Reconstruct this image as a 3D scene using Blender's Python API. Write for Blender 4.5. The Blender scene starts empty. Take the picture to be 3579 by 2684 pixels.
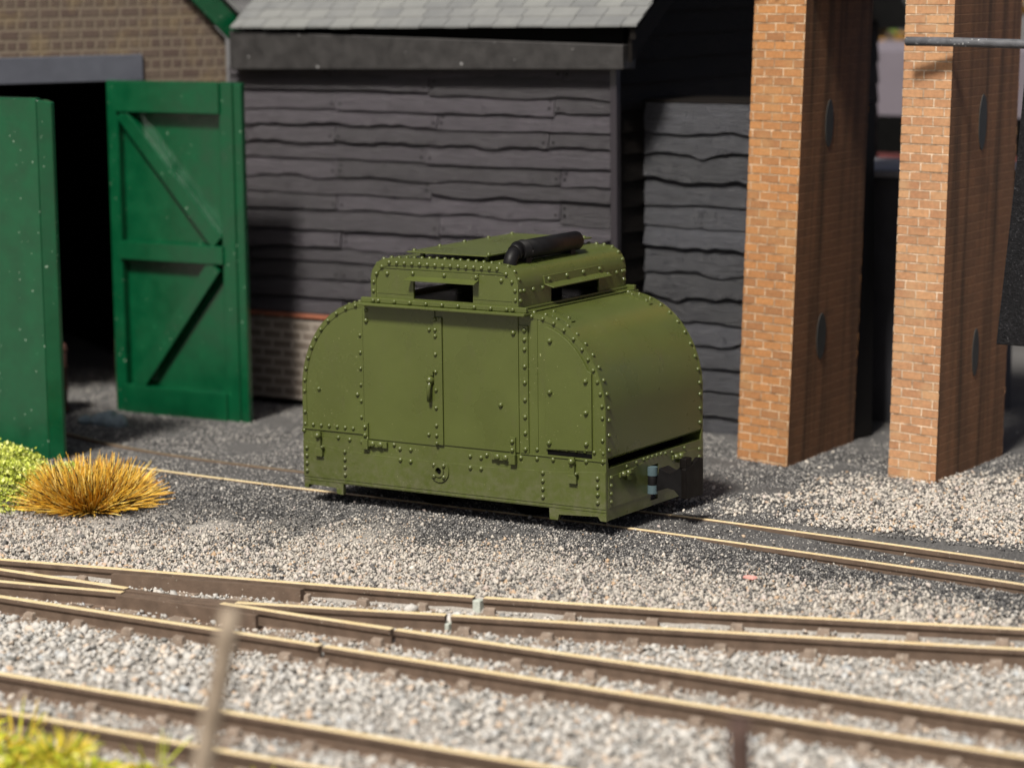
import bpy, bmesh, math, random
import numpy as np
from mathutils import Vector, Matrix, noise
from mathutils.geometry import tessellate_polygon

random.seed(7)
RNG = np.random.default_rng(11)
S = bpy.context.scene
COL = S.collection
PI = math.pi

# ------------------------------------------------------------------ camera, sky, sun, exposure
CAM = Vector((12.3232, -19.1366, 4.5378))
YAW, PITCH, ROLL = -0.5682, 0.1547, -0.0118
_fw = Vector((math.sin(YAW)*math.cos(PITCH), math.cos(YAW)*math.cos(PITCH), -math.sin(PITCH)))
_rt = Vector((math.cos(YAW), -math.sin(YAW), 0))
_up = _rt.cross(_fw)
_r2 = math.cos(ROLL)*_rt + math.sin(ROLL)*_up
_u2 = -math.sin(ROLL)*_rt + math.cos(ROLL)*_up
cam_d = bpy.data.cameras.new('camera')
cam = bpy.data.objects.new('camera', cam_d)
COL.objects.link(cam)
m = Matrix((_r2, _u2, -_fw)).transposed().to_4x4()
m.translation = CAM
cam.matrix_world = m
cam_d.sensor_width = 36.0
cam_d.lens = 9500.4/3579.0*36.0
cam_d.clip_start = 0.5
cam_d.clip_end = 2000.0
cam_d.dof.use_dof = True
cam_d.dof.focus_distance = 21.9
cam_d.dof.aperture_fstop = 0.58
S.camera = cam

SUN_TO = Vector((0.15, -1.0, 1.30)).normalized()      # towards the sun
world = bpy.data.worlds.new('World')
S.world = world
world.use_nodes = True
wn = world.node_tree.nodes
sky = wn.new('ShaderNodeTexSky')
sky.sky_type = 'NISHITA'
sky.sun_disc = False
sky.sun_elevation = math.asin(SUN_TO.z)
sky.sun_rotation = math.atan2(SUN_TO.x, SUN_TO.y)
sky.air_density = 0.7
sky.dust_density = 4.0
sky.ozone_density = 0.3
world.node_tree.links.new(sky.outputs[0], wn['Background'].inputs[0])
wn['Background'].inputs[1].default_value = 0.05
sun_d = bpy.data.lights.new('sun', 'SUN')
sun_d.energy = 5.0
sun_d.angle = math.radians(9.0)
sun_d.color = (1.0, 0.945, 0.86)
sun = bpy.data.objects.new('sun', sun_d)
COL.objects.link(sun)
sun.rotation_euler = SUN_TO.to_track_quat('Z', 'Y').to_euler()
sun.location = SUN_TO*60
S.view_settings.view_transform = 'Standard'
S.view_settings.look = 'None'
S.view_settings.exposure = 0.2
S.view_settings.gamma = 1.0

# ------------------------------------------------------------------ materials
def new_mat(name):
    m = bpy.data.materials.new(name)
    m.use_nodes = True
    nt = m.node_tree
    b = nt.nodes['Principled BSDF']
    return m, nt, b

def N(nt, typ, **kw):
    n = nt.nodes.new(typ)
    for k, v in kw.items():
        if k in n.inputs:
            n.inputs[k].default_value = v
        else:
            setattr(n, k, v)
    return n

def ramp(nt, fac, stops):
    r = nt.nodes.new('ShaderNodeValToRGB')
    els = r.color_ramp.elements
    while len(els) < len(stops):
        els.new(0.5)
    for e, (p, c) in zip(els, stops):
        e.position = p
        e.color = (c[0], c[1], c[2], 1) if not isinstance(c, (int, float)) else (c, c, c, 1)
    nt.links.new(fac, r.inputs[0])
    return r.outputs[0]

def mapping(nt, scale=(1, 1, 1), coord='Object'):
    tc = nt.nodes.new('ShaderNodeTexCoord')
    mp = nt.nodes.new('ShaderNodeMapping')
    mp.inputs['Scale'].default_value = scale
    nt.links.new(tc.outputs[coord], mp.inputs['Vector'])
    return mp.outputs[0]

def noise_n(nt, vec, scale, detail=4, rough=0.55):
    n = N(nt, 'ShaderNodeTexNoise', Scale=scale, Detail=detail, Roughness=rough)
    nt.links.new(vec, n.inputs['Vector'])
    return n.outputs['Fac']

def mixc(nt, fac, a, b, mode='MIX'):
    n = nt.nodes.new('ShaderNodeMix')
    n.data_type = 'RGBA'
    n.blend_type = mode
    for sock, v in ((n.inputs[0], fac), (n.inputs[6], a), (n.inputs[7], b)):
        if isinstance(v, (int, float)):
            sock.default_value = v
        elif isinstance(v, tuple):
            sock.default_value = (*v, 1)
        else:
            nt.links.new(v, sock)
    return n.outputs[2]

def bump(nt, b, h, strength=0.3, dist=0.01):
    n = N(nt, 'ShaderNodeBump', Strength=strength, Distance=dist)
    nt.links.new(h, n.inputs['Height'])
    nt.links.new(n.outputs[0], b.inputs['Normal'])

def paint(name, col, rough=0.5, var=0.25, nscale=6, speck=None, bmp=0.15, bscale=60, spec=0.5, fine=0.10, wear=False):
    m, nt, b = new_mat(name)
    v = mapping(nt)
    n1 = noise_n(nt, v, nscale, 5)
    lo = tuple(c*(1-var) for c in col)
    hi = tuple(min(1, c*(1+var)) for c in col)
    c = ramp(nt, n1, [(0.3, lo), (0.7, hi)])
    n3 = noise_n(nt, v, 140, 2, 0.7)
    c = mixc(nt, ramp(nt, n3, [(0.35, 0.0), (0.7, fine)]), c, tuple(min(1, x*2.2+0.01) for x in col))
    if speck:
        n2 = noise_n(nt, v, speck[0], 1, 0.4)
        f = ramp(nt, n2, [(speck[1], 0.0), (speck[1]+0.03, 1.0)])
        c = mixc(nt, f, c, speck[2])
    if wear:
        mp3 = mapping(nt, (2.0, 2.0, 0.55))
        st = noise_n(nt, mp3, 5.0, 6, 0.65)
        c = mixc(nt, ramp(nt, st, [(0.55, 0.0), (0.75, 0.35)]), c, (0.075, 0.072, 0.035))
        sp = nt.nodes.new('ShaderNodeSeparateXYZ')
        nt.links.new(v, sp.inputs[0])
        dm = N(nt, 'ShaderNodeMath', operation='MULTIPLY')
        nt.links.new(ramp(nt, sp.outputs['Z'], [(0.12, 1.0), (0.62, 0.0)]), dm.inputs[0])
        nt.links.new(ramp(nt, noise_n(nt, v, 11, 6, 0.75), [(0.42, 0.0), (0.68, 0.55)]), dm.inputs[1])
        c = mixc(nt, dm.outputs[0], c, (0.15, 0.14, 0.10))
    nt.links.new(c, b.inputs['Base Color'])
    rr = ramp(nt, n1, [(0.25, max(0, rough-0.09)), (0.75, min(1, rough+0.09))])
    nt.links.new(rr, b.inputs['Roughness'])
    b.inputs['Specular IOR Level'].default_value = spec
    if bmp:
        bump(nt, b, noise_n(nt, v, bscale, 3), bmp, 0.004)
    return m

M = {}
M['olive'] = paint('olive_paint', (0.066, 0.081, 0.0195), 0.30, 0.10, 2.2, (70, 0.765, (0.30, 0.31, 0.16)), 0.20, 170, 0.5, 0.10, True)
M['black_paint'] = paint('black_paint', (0.006, 0.0056, 0.006), 0.5, 0.3, 10, None, 0.2, 80, 0.2, 0.02)
M['brown_black'] = paint('brown_black_plastic', (0.005, 0.004, 0.0036), 0.5, 0.3, 10, None, 0.2, 60, 0.12, 0.02)
M['pale_blue'] = paint('pale_blue_plastic', (0.062, 0.098, 0.11), 0.55, 0.12, 8, None, 0)
M['void'] = paint('part_and_shade_black', (0.004, 0.004, 0.004), 0.95, 0.2, 8, None, 0, 60, 0.05, 0.0)  # near-black for dark parts and for shade of gaps put into colour
M['green'] = paint('green_gloss', (0.0015, 0.058, 0.021), 0.20, 0.18, 5, (26, 0.765, (0.26, 0.36, 0.27)), 0.35, 22, 0.6, 0.05)
M['lintel'] = paint('grey_lintel_paint', (0.080, 0.086, 0.107), 0.6, 0.1, 6, None, 0.1)
M['fascia'] = paint('fascia_timber', (0.026, 0.0245, 0.024), 0.55, 0.35, 7, (18, 0.76, (0.3, 0.3, 0.3)), 0.4, 30)
M['hut_grey'] = paint('hut_grey', (0.05, 0.05, 0.058), 0.8, 0.25, 3, None, 0.1)
M['hut_cap'] = paint('hut_cap', (0.25, 0.25, 0.27), 0.8, 0.15, 3, None, 0)
M['render_lilac'] = paint('lilac_render', (0.135, 0.118, 0.14), 0.85, 0.08, 2, None, 0)
M['red_trim'] = paint('red_trim', (0.09, 0.02, 0.02), 0.7, 0.2, 3, None, 0)
M['blue_panel'] = paint('blue_panel', (0.06, 0.11, 0.42), 0.6, 0.1, 3, None, 0)
M['grey_panel'] = paint('grey_panel', (0.17, 0.19, 0.23), 0.7, 0.1, 3, None, 0)
M['brick_red'] = paint('red_brick_ledge', (0.25, 0.085, 0.045), 0.8, 0.25, 10, None, 0.3)
M['rust'] = paint('rust_brown', (0.06, 0.022, 0.015), 0.8, 0.4, 6, None, 0.3)
M['glue_grey'] = paint('blue_grey_lump', (0.20, 0.26, 0.28), 0.6, 0.25, 20, None, 0.3)
M['pink'] = paint('pink_chip', (0.62, 0.30, 0.26), 0.7, 0.15, 20, None, 0.2)
M['trunk'] = paint('bark', (0.09, 0.065, 0.045), 0.85, 0.3, 8, None, 0.5, 20)
M['pattress'] = paint('pattress_iron', (0.040, 0.040, 0.036), 0.7, 0.3, 9, None, 0.3, 30)
M['pipe'] = paint('galvanised_pipe', (0.085, 0.088, 0.097), 0.5, 0.3, 12, (40, 0.70, (0.5, 0.5, 0.5)), 0.7, 50)
M['tank'] = paint('tank_iron', (0.02, 0.02, 0.021), 0.6, 0.3, 4, None, 0.2)
M['track_brown'] = paint('track_weathering', (0.115, 0.080, 0.058), 0.65, 0.22, 9, (80, 0.76, (0.5, 0.45, 0.38)), 0.5, 50, 0.3)
M['sleeper'] = paint('sleeper_brown', (0.21, 0.165, 0.13), 0.85, 0.3, 14, (45, 0.66, (0.42, 0.38, 0.32)), 0.7, 40, 0.2)
M['joiner'] = paint('pale_insulating_joiner', (0.42, 0.45, 0.40), 0.6, 0.2, 20, None, 0.3)

def post_mat():
    m, nt, b = new_mat('weathered_post')
    v = mapping(nt, (14, 14, 1.2))
    n = noise_n(nt, v, 2.5, 6)
    nt.links.new(ramp(nt, n, [(0.3, (0.13, 0.095, 0.065)), (0.7, (0.34, 0.28, 0.21))]), b.inputs['Base Color'])
    b.inputs['Roughness'].default_value = 0.85
    bump(nt, b, n, 0.6, 0.01)
    return m
M['post'] = post_mat()
M['post_dark'] = paint('dark_brown_post', (0.06, 0.034, 0.026), 0.85, 0.3, 8, None, 0.5, 20)

def brass():
    m, nt, b = new_mat('rail_top_brass')
    v = mapping(nt, (1.5, 30, 1))
    n = noise_n(nt, v, 3, 5, 0.7)
    v2 = mapping(nt)
    n2 = noise_n(nt, v2, 9, 4, 0.6)
    c = ramp(nt, n, [(0.3, (0.85, 0.62, 0.30)), (0.7, (1.0, 0.87, 0.58))])
    c = mixc(nt, ramp(nt, n2, [(0.60, 0.0), (0.78, 0.6)]), c, (0.34, 0.25, 0.13))
    nt.links.new(c, b.inputs['Base Color'])
    b.inputs['Metallic'].default_value = 0.15
    nt.links.new(ramp(nt, n2, [(0.3, 0.2), (0.7, 0.42)]), b.inputs['Roughness'])
    bump(nt, b, n, 0.15, 0.003)
    return m
M['brass'] = brass()
M['dull_brass'] = paint('tarnished_rail_top', (0.13, 0.10, 0.065), 0.55, 0.35, 12, None, 0.2, 60)

def timber(name, dark, light, spec=0.75):
    m, nt, b = new_mat(name)
    b.inputs['Specular IOR Level'].default_value = spec
    v = mapping(nt, (1.1, 1.0, 26), 'UV')
    # UV: u along the plank, v across it (z); stretched noise gives grain
    tc = nt.nodes.new('ShaderNodeTexCoord')
    mp = nt.nodes.new('ShaderNodeMapping')
    mp.inputs['Scale'].default_value = (1.3, 30, 1)
    nt.links.new(tc.outputs['UV'], mp.inputs['Vector'])
    g = noise_n(nt, mp.outputs[0], 2.2, 7, 0.68)
    mp2 = nt.nodes.new('ShaderNodeMapping')
    mp2.inputs['Scale'].default_value = (3.2, 46, 1)
    nt.links.new(tc.outputs['UV'], mp2.inputs['Vector'])
    g2 = noise_n(nt, mp2.outputs[0], 3.0, 4, 0.7)
    big = noise_n(nt, tc.outputs['UV'], 1.1, 4)
    geo = nt.nodes.new('ShaderNodeNewGeometry')
    c = ramp(nt, g, [(0.36, dark), (0.62, light)])
    c = mixc(nt, 0.55, c, ramp(nt, g2, [(0.35, 0.45), (0.65, 1.65)]), 'MULTIPLY')
    c = mixc(nt, ramp(nt, big, [(0.35, 0.0), (0.75, 0.30)]), c, tuple(x*1.4 for x in light))
    isl = ramp(nt, geo.outputs['Random Per Island'], [(0.0, 0.62), (0.5, 1.0), (1.0, 1.45)])
    c = mixc(nt, 1.0, c, isl, 'MULTIPLY')
    nt.links.new(c, b.inputs['Base Color'])
    nt.links.new(ramp(nt, g2, [(0.3, 0.26), (0.7, 0.46)]), b.inputs['Roughness'])
    mx = N(nt, 'ShaderNodeMath', operation='ADD')
    nt.links.new(g, mx.inputs[0])
    nt.links.new(g2, mx.inputs[1])
    bump(nt, b, mx.outputs[0], 0.8, 0.016)
    return m
M['plank'] = timber('black_stained_timber', (0.0075, 0.0063, 0.0088), (0.035, 0.0295, 0.0380))
M['plank_blue'] = timber('blue_black_timber', (0.008, 0.0085, 0.0112), (0.029, 0.0305, 0.0385))
M['plank_shade'] = timber('shaded_timber', (0.005, 0.0044, 0.0042), (0.012, 0.0105, 0.0095), 0.06)  # shed timber in a darker copy, carrying the shade of the gable

def bricks(name, c1, c2, mortar, bw, bh, squash=1.0, freq=2, msize=0.05, stain=None, mixn=0.5, bmp=0.6, distort=0.006, dark=0.0, streak=0.0):
    m, nt, b = new_mat(name)
    tc = nt.nodes.new('ShaderNodeTexCoord')
    nz = N(nt, 'ShaderNodeTexNoise', Scale=9.0, Detail=3.0)
    nt.links.new(tc.outputs['UV'], nz.inputs['Vector'])
    sub = N(nt, 'ShaderNodeVectorMath', operation='SUBTRACT')
    nt.links.new(nz.outputs['Color'], sub.inputs[0])
    sub.inputs[1].default_value = (0.5, 0.5, 0.5)
    sc = N(nt, 'ShaderNodeVectorMath', operation='SCALE')
    nt.links.new(sub.outputs[0], sc.inputs[0])
    sc.inputs['Scale'].default_value = distort*2
    ad = N(nt, 'ShaderNodeVectorMath', operation='ADD')
    nt.links.new(tc.outputs['UV'], ad.inputs[0])
    nt.links.new(sc.outputs[0], ad.inputs[1])
    bt = nt.nodes.new('ShaderNodeTexBrick')
    bt.offset = 0.5
    bt.squash = squash
    bt.squash_frequency = freq
    bt.inputs['Scale'].default_value = 1.0
    bt.inputs['Brick Width'].default_value = bw
    bt.inputs['Row Height'].default_value = bh
    bt.inputs['Mortar Size'].default_value = msize*bh
    bt.inputs['Mortar Smooth'].default_value = 0.4
    bt.inputs['Bias'].default_value = 0.0
    bt.inputs['Color1'].default_value = (*c1, 1)
    bt.inputs['Color2'].default_value = (*c2, 1)
    bt.inputs['Mortar'].default_value = (*mortar, 1)
    nt.links.new(ad.outputs[0], bt.inputs['Vector'])
    n1 = noise_n(nt, tc.outputs['UV'], 2.2, 6, 0.6)
    n2 = noise_n(nt, tc.outputs['UV'], 30, 5, 0.65)
    c = bt.outputs['Color']
    if dark:
        n0 = noise_n(nt, tc.outputs['UV'], 7.0, 4, 0.7)
        g = N(nt, 'ShaderNodeMath', operation='MULTIPLY')
        nt.links.new(bt.outputs['Fac'], g.inputs[0])
        nt.links.new(ramp(nt, n0, [(0.42, 0.0), (0.62, dark)]), g.inputs[1])
        c = mixc(nt, g.outputs[0], c, tuple(x*0.35 for x in c1))
    c = mixc(nt, mixn, c, ramp(nt, n2, [(0.25, 0.55), (0.75, 1.35)]), 'MULTIPLY')
    c = mixc(nt, ramp(nt, n1, [(0.5, 0.0), (0.72, 0.65)]), c, stain or tuple(x*0.6 for x in c1))
    if streak:
        ms = nt.nodes.new('ShaderNodeMapping')
        ms.inputs['Scale'].default_value = (4.5, 0.22, 1)
        nt.links.new(tc.outputs['UV'], ms.inputs['Vector'])
        sn = noise_n(nt, ms.outputs[0], 1.3, 4, 0.5)
        c = mixc(nt, ramp(nt, sn, [(0.46, 0.0), (0.66, streak)]), c, (0.055, 0.038, 0.024))
    nt.links.new(c, b.inputs['Base Color'])
    b.inputs['Roughness'].default_value = 0.78
    b.inputs['Specular IOR Level'].default_value = 0.3
    inv = N(nt, 'ShaderNodeMath', operation='SUBTRACT')
    inv.inputs[0].default_value = 1.0
    nt.links.new(bt.outputs['Fac'], inv.inputs[1])
    mul = N(nt, 'ShaderNodeMath', operation='MULTIPLY_ADD')
    nt.links.new(n2, mul.inputs[0])
    mul.inputs[1].default_value = 0.4
    nt.links.new(inv.outputs[0], mul.inputs[2])
    bump(nt, b, mul.outputs[0], bmp, 0.010)
    return m
M['pier_brick'] = bricks('tan_pier_brick', (0.47, 0.22, 0.082), (0.33, 0.158, 0.07), (0.70, 0.53, 0.36), 0.225, 0.0805, 1.0, 2, 0.095, (0.46, 0.27, 0.12), 0.6, 0.7, 0.007, 0.8)
M['pier_brick_pale'] = bricks('pale_pier_brick', (0.52, 0.285, 0.145), (0.39, 0.20, 0.105), (0.76, 0.60, 0.44), 0.225, 0.0805, 1.0, 2, 0.095, (0.54, 0.36, 0.20), 0.6, 0.7, 0.007, 0.75)
M['pier_side'] = bricks('shaded_pier_side_brick', (0.255, 0.125, 0.062), (0.215, 0.108, 0.056), (0.27, 0.145, 0.078), 0.225, 0.0805, 1.0, 2, 0.06, (0.16, 0.088, 0.05), 0.6, 0.12, 0.007, 0.0, 0.75)  # pier sides: dull mortar, with side shade put into the darker brown
M['shed_brick'] = bricks('brown_shed_brick', (0.098, 0.068, 0.055), (0.125, 0.094, 0.072), (0.165, 0.132, 0.098), 0.215, 0.108, 0.55, 2, 0.17, (0.22, 0.165, 0.085))
M['plinth_brick'] = bricks('dark_plinth_brick', (0.15, 0.122, 0.098), (0.19, 0.155, 0.125), (0.36, 0.315, 0.27), 0.26, 0.100, 1.0, 2, 0.2, (0.17, 0.145, 0.12))

def slate():
    m, nt, b = new_mat('grey_slate')
    v = mapping(nt)
    geo = nt.nodes.new('ShaderNodeNewGeometry')
    c = ramp(nt, geo.outputs['Random Per Island'], [(0.0, (0.135, 0.14, 0.14)), (0.5, (0.155, 0.16, 0.158)), (1.0, (0.18, 0.185, 0.178))])
    n = noise_n(nt, v, 5, 5)
    c = mixc(nt, ramp(nt, n, [(0.4, 0.0), (0.8, 0.5)]), c, (0.22, 0.225, 0.215))
    nt.links.new(c, b.inputs['Base Color'])
    b.inputs['Roughness'].default_value = 0.55
    bump(nt, b, noise_n(nt, v, 30, 4), 0.3, 0.01)
    return m
M['slate'] = slate()

def grains(name, stops, rough=0.8):
    m, nt, b = new_mat(name)
    geo = nt.nodes.new('ShaderNodeNewGeometry')
    v = mapping(nt)
    c = ramp(nt, geo.outputs['Random Per Island'], stops)
    n = noise_n(nt, v, 45, 4, 0.7)
    c = mixc(nt, 0.7, c, ramp(nt, n, [(0.3, 0.72), (0.7, 1.2)]), 'MULTIPLY')
    nt.links.new(c, b.inputs['Base Color'])
    b.inputs['Roughness'].default_value = rough
    b.inputs['Specular IOR Level'].default_value = 0.35
    return m
M['ballast'] = grains('pale_ballast', [(0.0, (0.15, 0.15, 0.14)), (0.08, (0.35, 0.34, 0.32)), (0.35, (0.455, 0.44, 0.41)), (0.62, (0.51, 0.49, 0.455)), (0.80, (0.56, 0.50, 0.43)), (0.88, (0.47, 0.34, 0.235)), (0.92, (0.40, 0.42, 0.43)), (1.0, (0.61, 0.585, 0.545))])
M['grit'] = grains('cream_grit', [(0.0, (0.06, 0.058, 0.057)), (0.16, (0.13, 0.125, 0.12)), (0.24, (0.31, 0.29, 0.26)), (0.5, (0.45, 0.415, 0.365)), (0.75, (0.54, 0.50, 0.44)), (0.88, (0.46, 0.40, 0.37)), (0.94, (0.44, 0.30, 0.18)), (1.0, (0.66, 0.62, 0.55))])
M['cinder'] = grains('cinder_grit', [(0.0, (0.022, 0.022, 0.024)), (0.40, (0.065, 0.065, 0.067)), (0.64, (0.15, 0.147, 0.145)), (0.84, (0.30, 0.29, 0.275)), (1.0, (0.58, 0.55, 0.50))], 0.6)

def ground_mat():
    m, nt, b = new_mat('ground_cinders')
    v = mapping(nt)
    at = nt.nodes.new('ShaderNodeAttribute')
    at.attribute_name = 'zone'
    n1 = noise_n(nt, v, 38, 6, 0.75)
    n2 = noise_n(nt, v, 1.3, 5)
    n3 = noise_n(nt, v, 120, 3, 0.7)
    cin = ramp(nt, n1, [(0.30, (0.035, 0.035, 0.036)), (0.5, (0.085, 0.083, 0.082)), (0.66, (0.16, 0.155, 0.15)), (0.76, (0.36, 0.345, 0.32))])
    cin = mixc(nt, ramp(nt, n2, [(0.35, 0.0), (0.7, 0.55)]), cin, (0.17, 0.166, 0.162))
    pal = ramp(nt, n1, [(0.3, (0.32, 0.295, 0.265)), (0.5, (0.44, 0.41, 0.37)), (0.7, (0.54, 0.505, 0.46))])
    c = mixc(nt, at.outputs['Fac'], cin, pal)
    nt.links.new(c, b.inputs['Base Color'])
    b.inputs['Roughness'].default_value = 0.9
    ad = N(nt, 'ShaderNodeMath', operation='ADD')
    nt.links.new(n1, ad.inputs[0])
    nt.links.new(n3, ad.inputs[1])
    bump(nt, b, ad.outputs[0], 0.9, 0.02)
    return m
M['ground'] = ground_mat()

def coal():
    m, nt, b = new_mat('black_gritty_sheet')
    v = mapping(nt)
    n = noise_n(nt, v, 55, 4, 0.75)
    c = ramp(nt, n, [(0.35, (0.003, 0.003, 0.004)), (0.62, (0.012, 0.012, 0.014)), (0.70, (0.16, 0.16, 0.17))])
    nt.links.new(c, b.inputs['Base Color'])
    b.inputs['Roughness'].default_value = 0.5
    b.inputs['Specular IOR Level'].default_value = 0.2
    bump(nt, b, n, 1.0, 0.02)
    return m
M['coal'] = coal()

def fibres(name, stops, rough=0.6, trans=0.0):
    m, nt, b = new_mat(name)
    geo = nt.nodes.new('ShaderNodeNewGeometry')
    c = ramp(nt, geo.outputs['Random Per Island'], stops)
    nt.links.new(c, b.inputs['Base Color'])
    b.inputs['Roughness'].default_value = rough
    b.inputs['Specular IOR Level'].default_value = 0.25
    return m
M['straw'] = fibres('straw_fibre', [(0.0, (0.02, 0.012, 0.006)), (0.19, (0.04, 0.022, 0.008)), (0.22, (0.50, 0.21, 0.02)), (0.5, (0.68, 0.38, 0.035)), (0.8, (0.76, 0.50, 0.07)), (1.0, (0.80, 0.64, 0.22))])
M['lime'] = fibres('lime_foam', [(0.0, (0.22, 0.27, 0.03)), (0.4, (0.45, 0.52, 0.07)), (0.75, (0.62, 0.66, 0.14)), (1.0, (0.78, 0.80, 0.36))], 0.8)
M['lime2'] = fibres('yellow_green_fibre', [(0.0, (0.22, 0.28, 0.02)), (0.4, (0.44, 0.47, 0.04)), (0.7, (0.62, 0.52, 0.05)), (0.9, (0.66, 0.42, 0.04)), (1.0, (0.7, 0.66, 0.3))], 0.8)
M['leaf'] = fibres('backdrop_leaf', [(0.0, (0.03, 0.09, 0.012)), (0.55, (0.08, 0.17, 0.02)), (0.7, (0.30, 0.16, 0.03)), (1.0, (0.42, 0.22, 0.05))], 0.8)

# ------------------------------------------------------------------ mesh builder
def prop(o, label=None, cat=None, group=None, kind=None):
    if label: o['label'] = label
    if cat: o['category'] = cat
    if group: o['group'] = group
    if kind: o['kind'] = kind
    return o

def empty(name, loc, label, cat, group=None):
    o = bpy.data.objects.new(name, None)
    o.empty_display_size = 0.2
    COL.objects.link(o)
    o.location = loc
    return prop(o, label, cat, group)

class MB:
    def __init__(s):
        s.v = []; s.f = []; s.mi = []; s.sm = []; s.uv = []
        s.cur = 0; s.smooth = False
    def add(s, vs, fs, uvs=None):
        o = len(s.v)
        s.v += [tuple(p) for p in vs]
        for i, f in enumerate(fs):
            s.f.append(tuple(o+k for k in f)); s.mi.append(s.cur); s.sm.append(s.smooth)
            s.uv.append(uvs[i] if uvs else None)
    def box(s, a, b):
        x0, y0, z0 = (min(a[i], b[i]) for i in range(3)); x1, y1, z1 = (max(a[i], b[i]) for i in range(3))
        vs = [(x0, y0, z0), (x1, y0, z0), (x1, y1, z0), (x0, y1, z0), (x0, y0, z1), (x1, y0, z1), (x1, y1, z1), (x0, y1, z1)]
        s.hexa(vs)
    def hexa(s, vs):
        s.add(vs, [(0, 3, 2, 1), (4, 5, 6, 7), (0, 1, 5, 4), (1, 2, 6, 5), (2, 3, 7, 6), (3, 0, 4, 7)])
    def plate(s, outer, holes, fn, t):
        """2-D outline with holes, fn(u, v, w) -> xyz, w from 0 to t"""
        loops = [outer]+list(holes)
        tris = tessellate_polygon([[Vector((p[0], p[1], 0)) for p in lp] for lp in loops])
        flat = [p for lp in loops for p in lp]
        n = len(flat)
        vs = [fn(p[0], p[1], 0) for p in flat]+[fn(p[0], p[1], t) for p in flat]
        fs = []
        e1 = Vector(fn(1, 0, 0))-Vector(fn(0, 0, 0)); e2 = Vector(fn(0, 1, 0))-Vector(fn(0, 0, 0)); e3 = Vector(fn(0, 0, 1))-Vector(fn(0, 0, 0))
        hand = e1.cross(e2).dot(e3) * (1 if t > 0 else -1)
        for a, b, c in tris:
            A, B, C = flat[a], flat[b], flat[c]
            ccw = (B[0]-A[0])*(C[1]-A[1])-(B[1]-A[1])*(C[0]-A[0]) > 0
            if ccw == (hand > 0):
                fs.append((c, b, a)); fs.append((a+n, b+n, c+n))
            else:
                fs.append((a, b, c)); fs.append((c+n, b+n, a+n))
        k = 0
        for li, lp in enumerate(loops):
            L = len(lp)
            area = sum(lp[i][0]*lp[(i+1) % L][1]-lp[(i+1) % L][0]*lp[i][1] for i in range(L))
            flip = (area > 0) == (hand > 0)
            if li: flip = not flip if (area > 0) == (sum(outer[i][0]*outer[(i+1) % len(outer)][1]-outer[(i+1) % len(outer)][0]*outer[i][1] for i in range(len(outer))) > 0) else not flip
            for i in range(L):
                a, b = k+i, k+(i+1) % L
                fs.append((a, b, b+n, a+n) if flip else (b, a, a+n, b+n))
            k += L
        uv = []
        allp = flat+flat
        for f in fs:
            uv.append([(allp[q][0], allp[q][1]) for q in f])
        s.add(vs, fs, uv)
    def sweep(s, prof, y0, y1, fn, closed=False, smooth=False):
        """polyline prof [(u,v)] extruded from y0 to y1, fn(u,v,y)"""
        n = len(prof)
        vs = [fn(p[0], p[1], y0) for p in prof]+[fn(p[0], p[1], y1) for p in prof]
        fs = [(i, (i+1) % n, (i+1) % n+n, i+n) for i in range(n if closed else n-1)]
        o = s.smooth; s.smooth = smooth
        s.add(vs, fs)
        s.smooth = o
        if closed:
            s.add([], [])
    def tube(s, pts, rad, seg=8, caps=True, smooth=True):
        pts = [Vector(p) for p in pts]
        if not isinstance(rad, (list, tuple)): rad = [rad]*len(pts)
        rings = []
        ref = None
        vs = []
        for i, p in enumerate(pts):
            d = (pts[min(i+1, len(pts)-1)]-pts[max(i-1, 0)]).normalized()
            if ref is None:
                ref = Vector((0, 0, 1)) if abs(d.z) < 0.9 else Vector((1, 0, 0))
            a = (ref-d*ref.dot(d)).normalized(); ref = a
            b = d.cross(a)
            for k in range(seg):
                t = 2*PI*k/seg
                vs.append(p+(a*math.cos(t)+b*math.sin(t))*rad[i])
        fs = []
        for i in range(len(pts)-1):
            for k in range(seg):
                k2 = (k+1) % seg
                fs.append((i*seg+k, i*seg+k2, (i+1)*seg+k2, (i+1)*seg+k))
        o = s.smooth
        s.smooth = smooth
        s.add(vs, fs)
        s.smooth = False
        if caps:
            base = len(s.v)-len(vs)
            s.f.append(tuple(base+k for k in reversed(range(seg)))); s.mi.append(s.cur); s.sm.append(False); s.uv.append(None)
            e = base+(len(pts)-1)*seg
            s.f.append(tuple(e+k for k in range(seg))); s.mi.append(s.cur); s.sm.append(False); s.uv.append(None)
        s.smooth = o
    def dome(s, c, n, r, h=None, seg=8):
        c = Vector(c); n = Vector(n).normalized(); h = (h or r*0.8)*1.12; r = r*1.14
        a = n.orthogonal().normalized(); b = n.cross(a)
        vs = []; fs = []
        rr = [(1.0, -0.15), (0.95, 0.35), (0.62, 0.8)]
        for q, hh in rr:
            for k in range(seg):
                t = 2*PI*k/seg
                vs.append(c+(a*math.cos(t)+b*math.sin(t))*r*q+n*h*hh)
        vs.append(c+n*h)
        for i in range(2):
            for k in range(seg):
                fs.append((i*seg+k, i*seg+(k+1) % seg, (i+1)*seg+(k+1) % seg, (i+1)*seg+k))
        for k in range(seg):
            fs.append((2*seg+k, 2*seg+(k+1) % seg, 3*seg))
        o = s.smooth; s.smooth = True
        s.add(vs, fs)
        s.smooth = o
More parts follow.
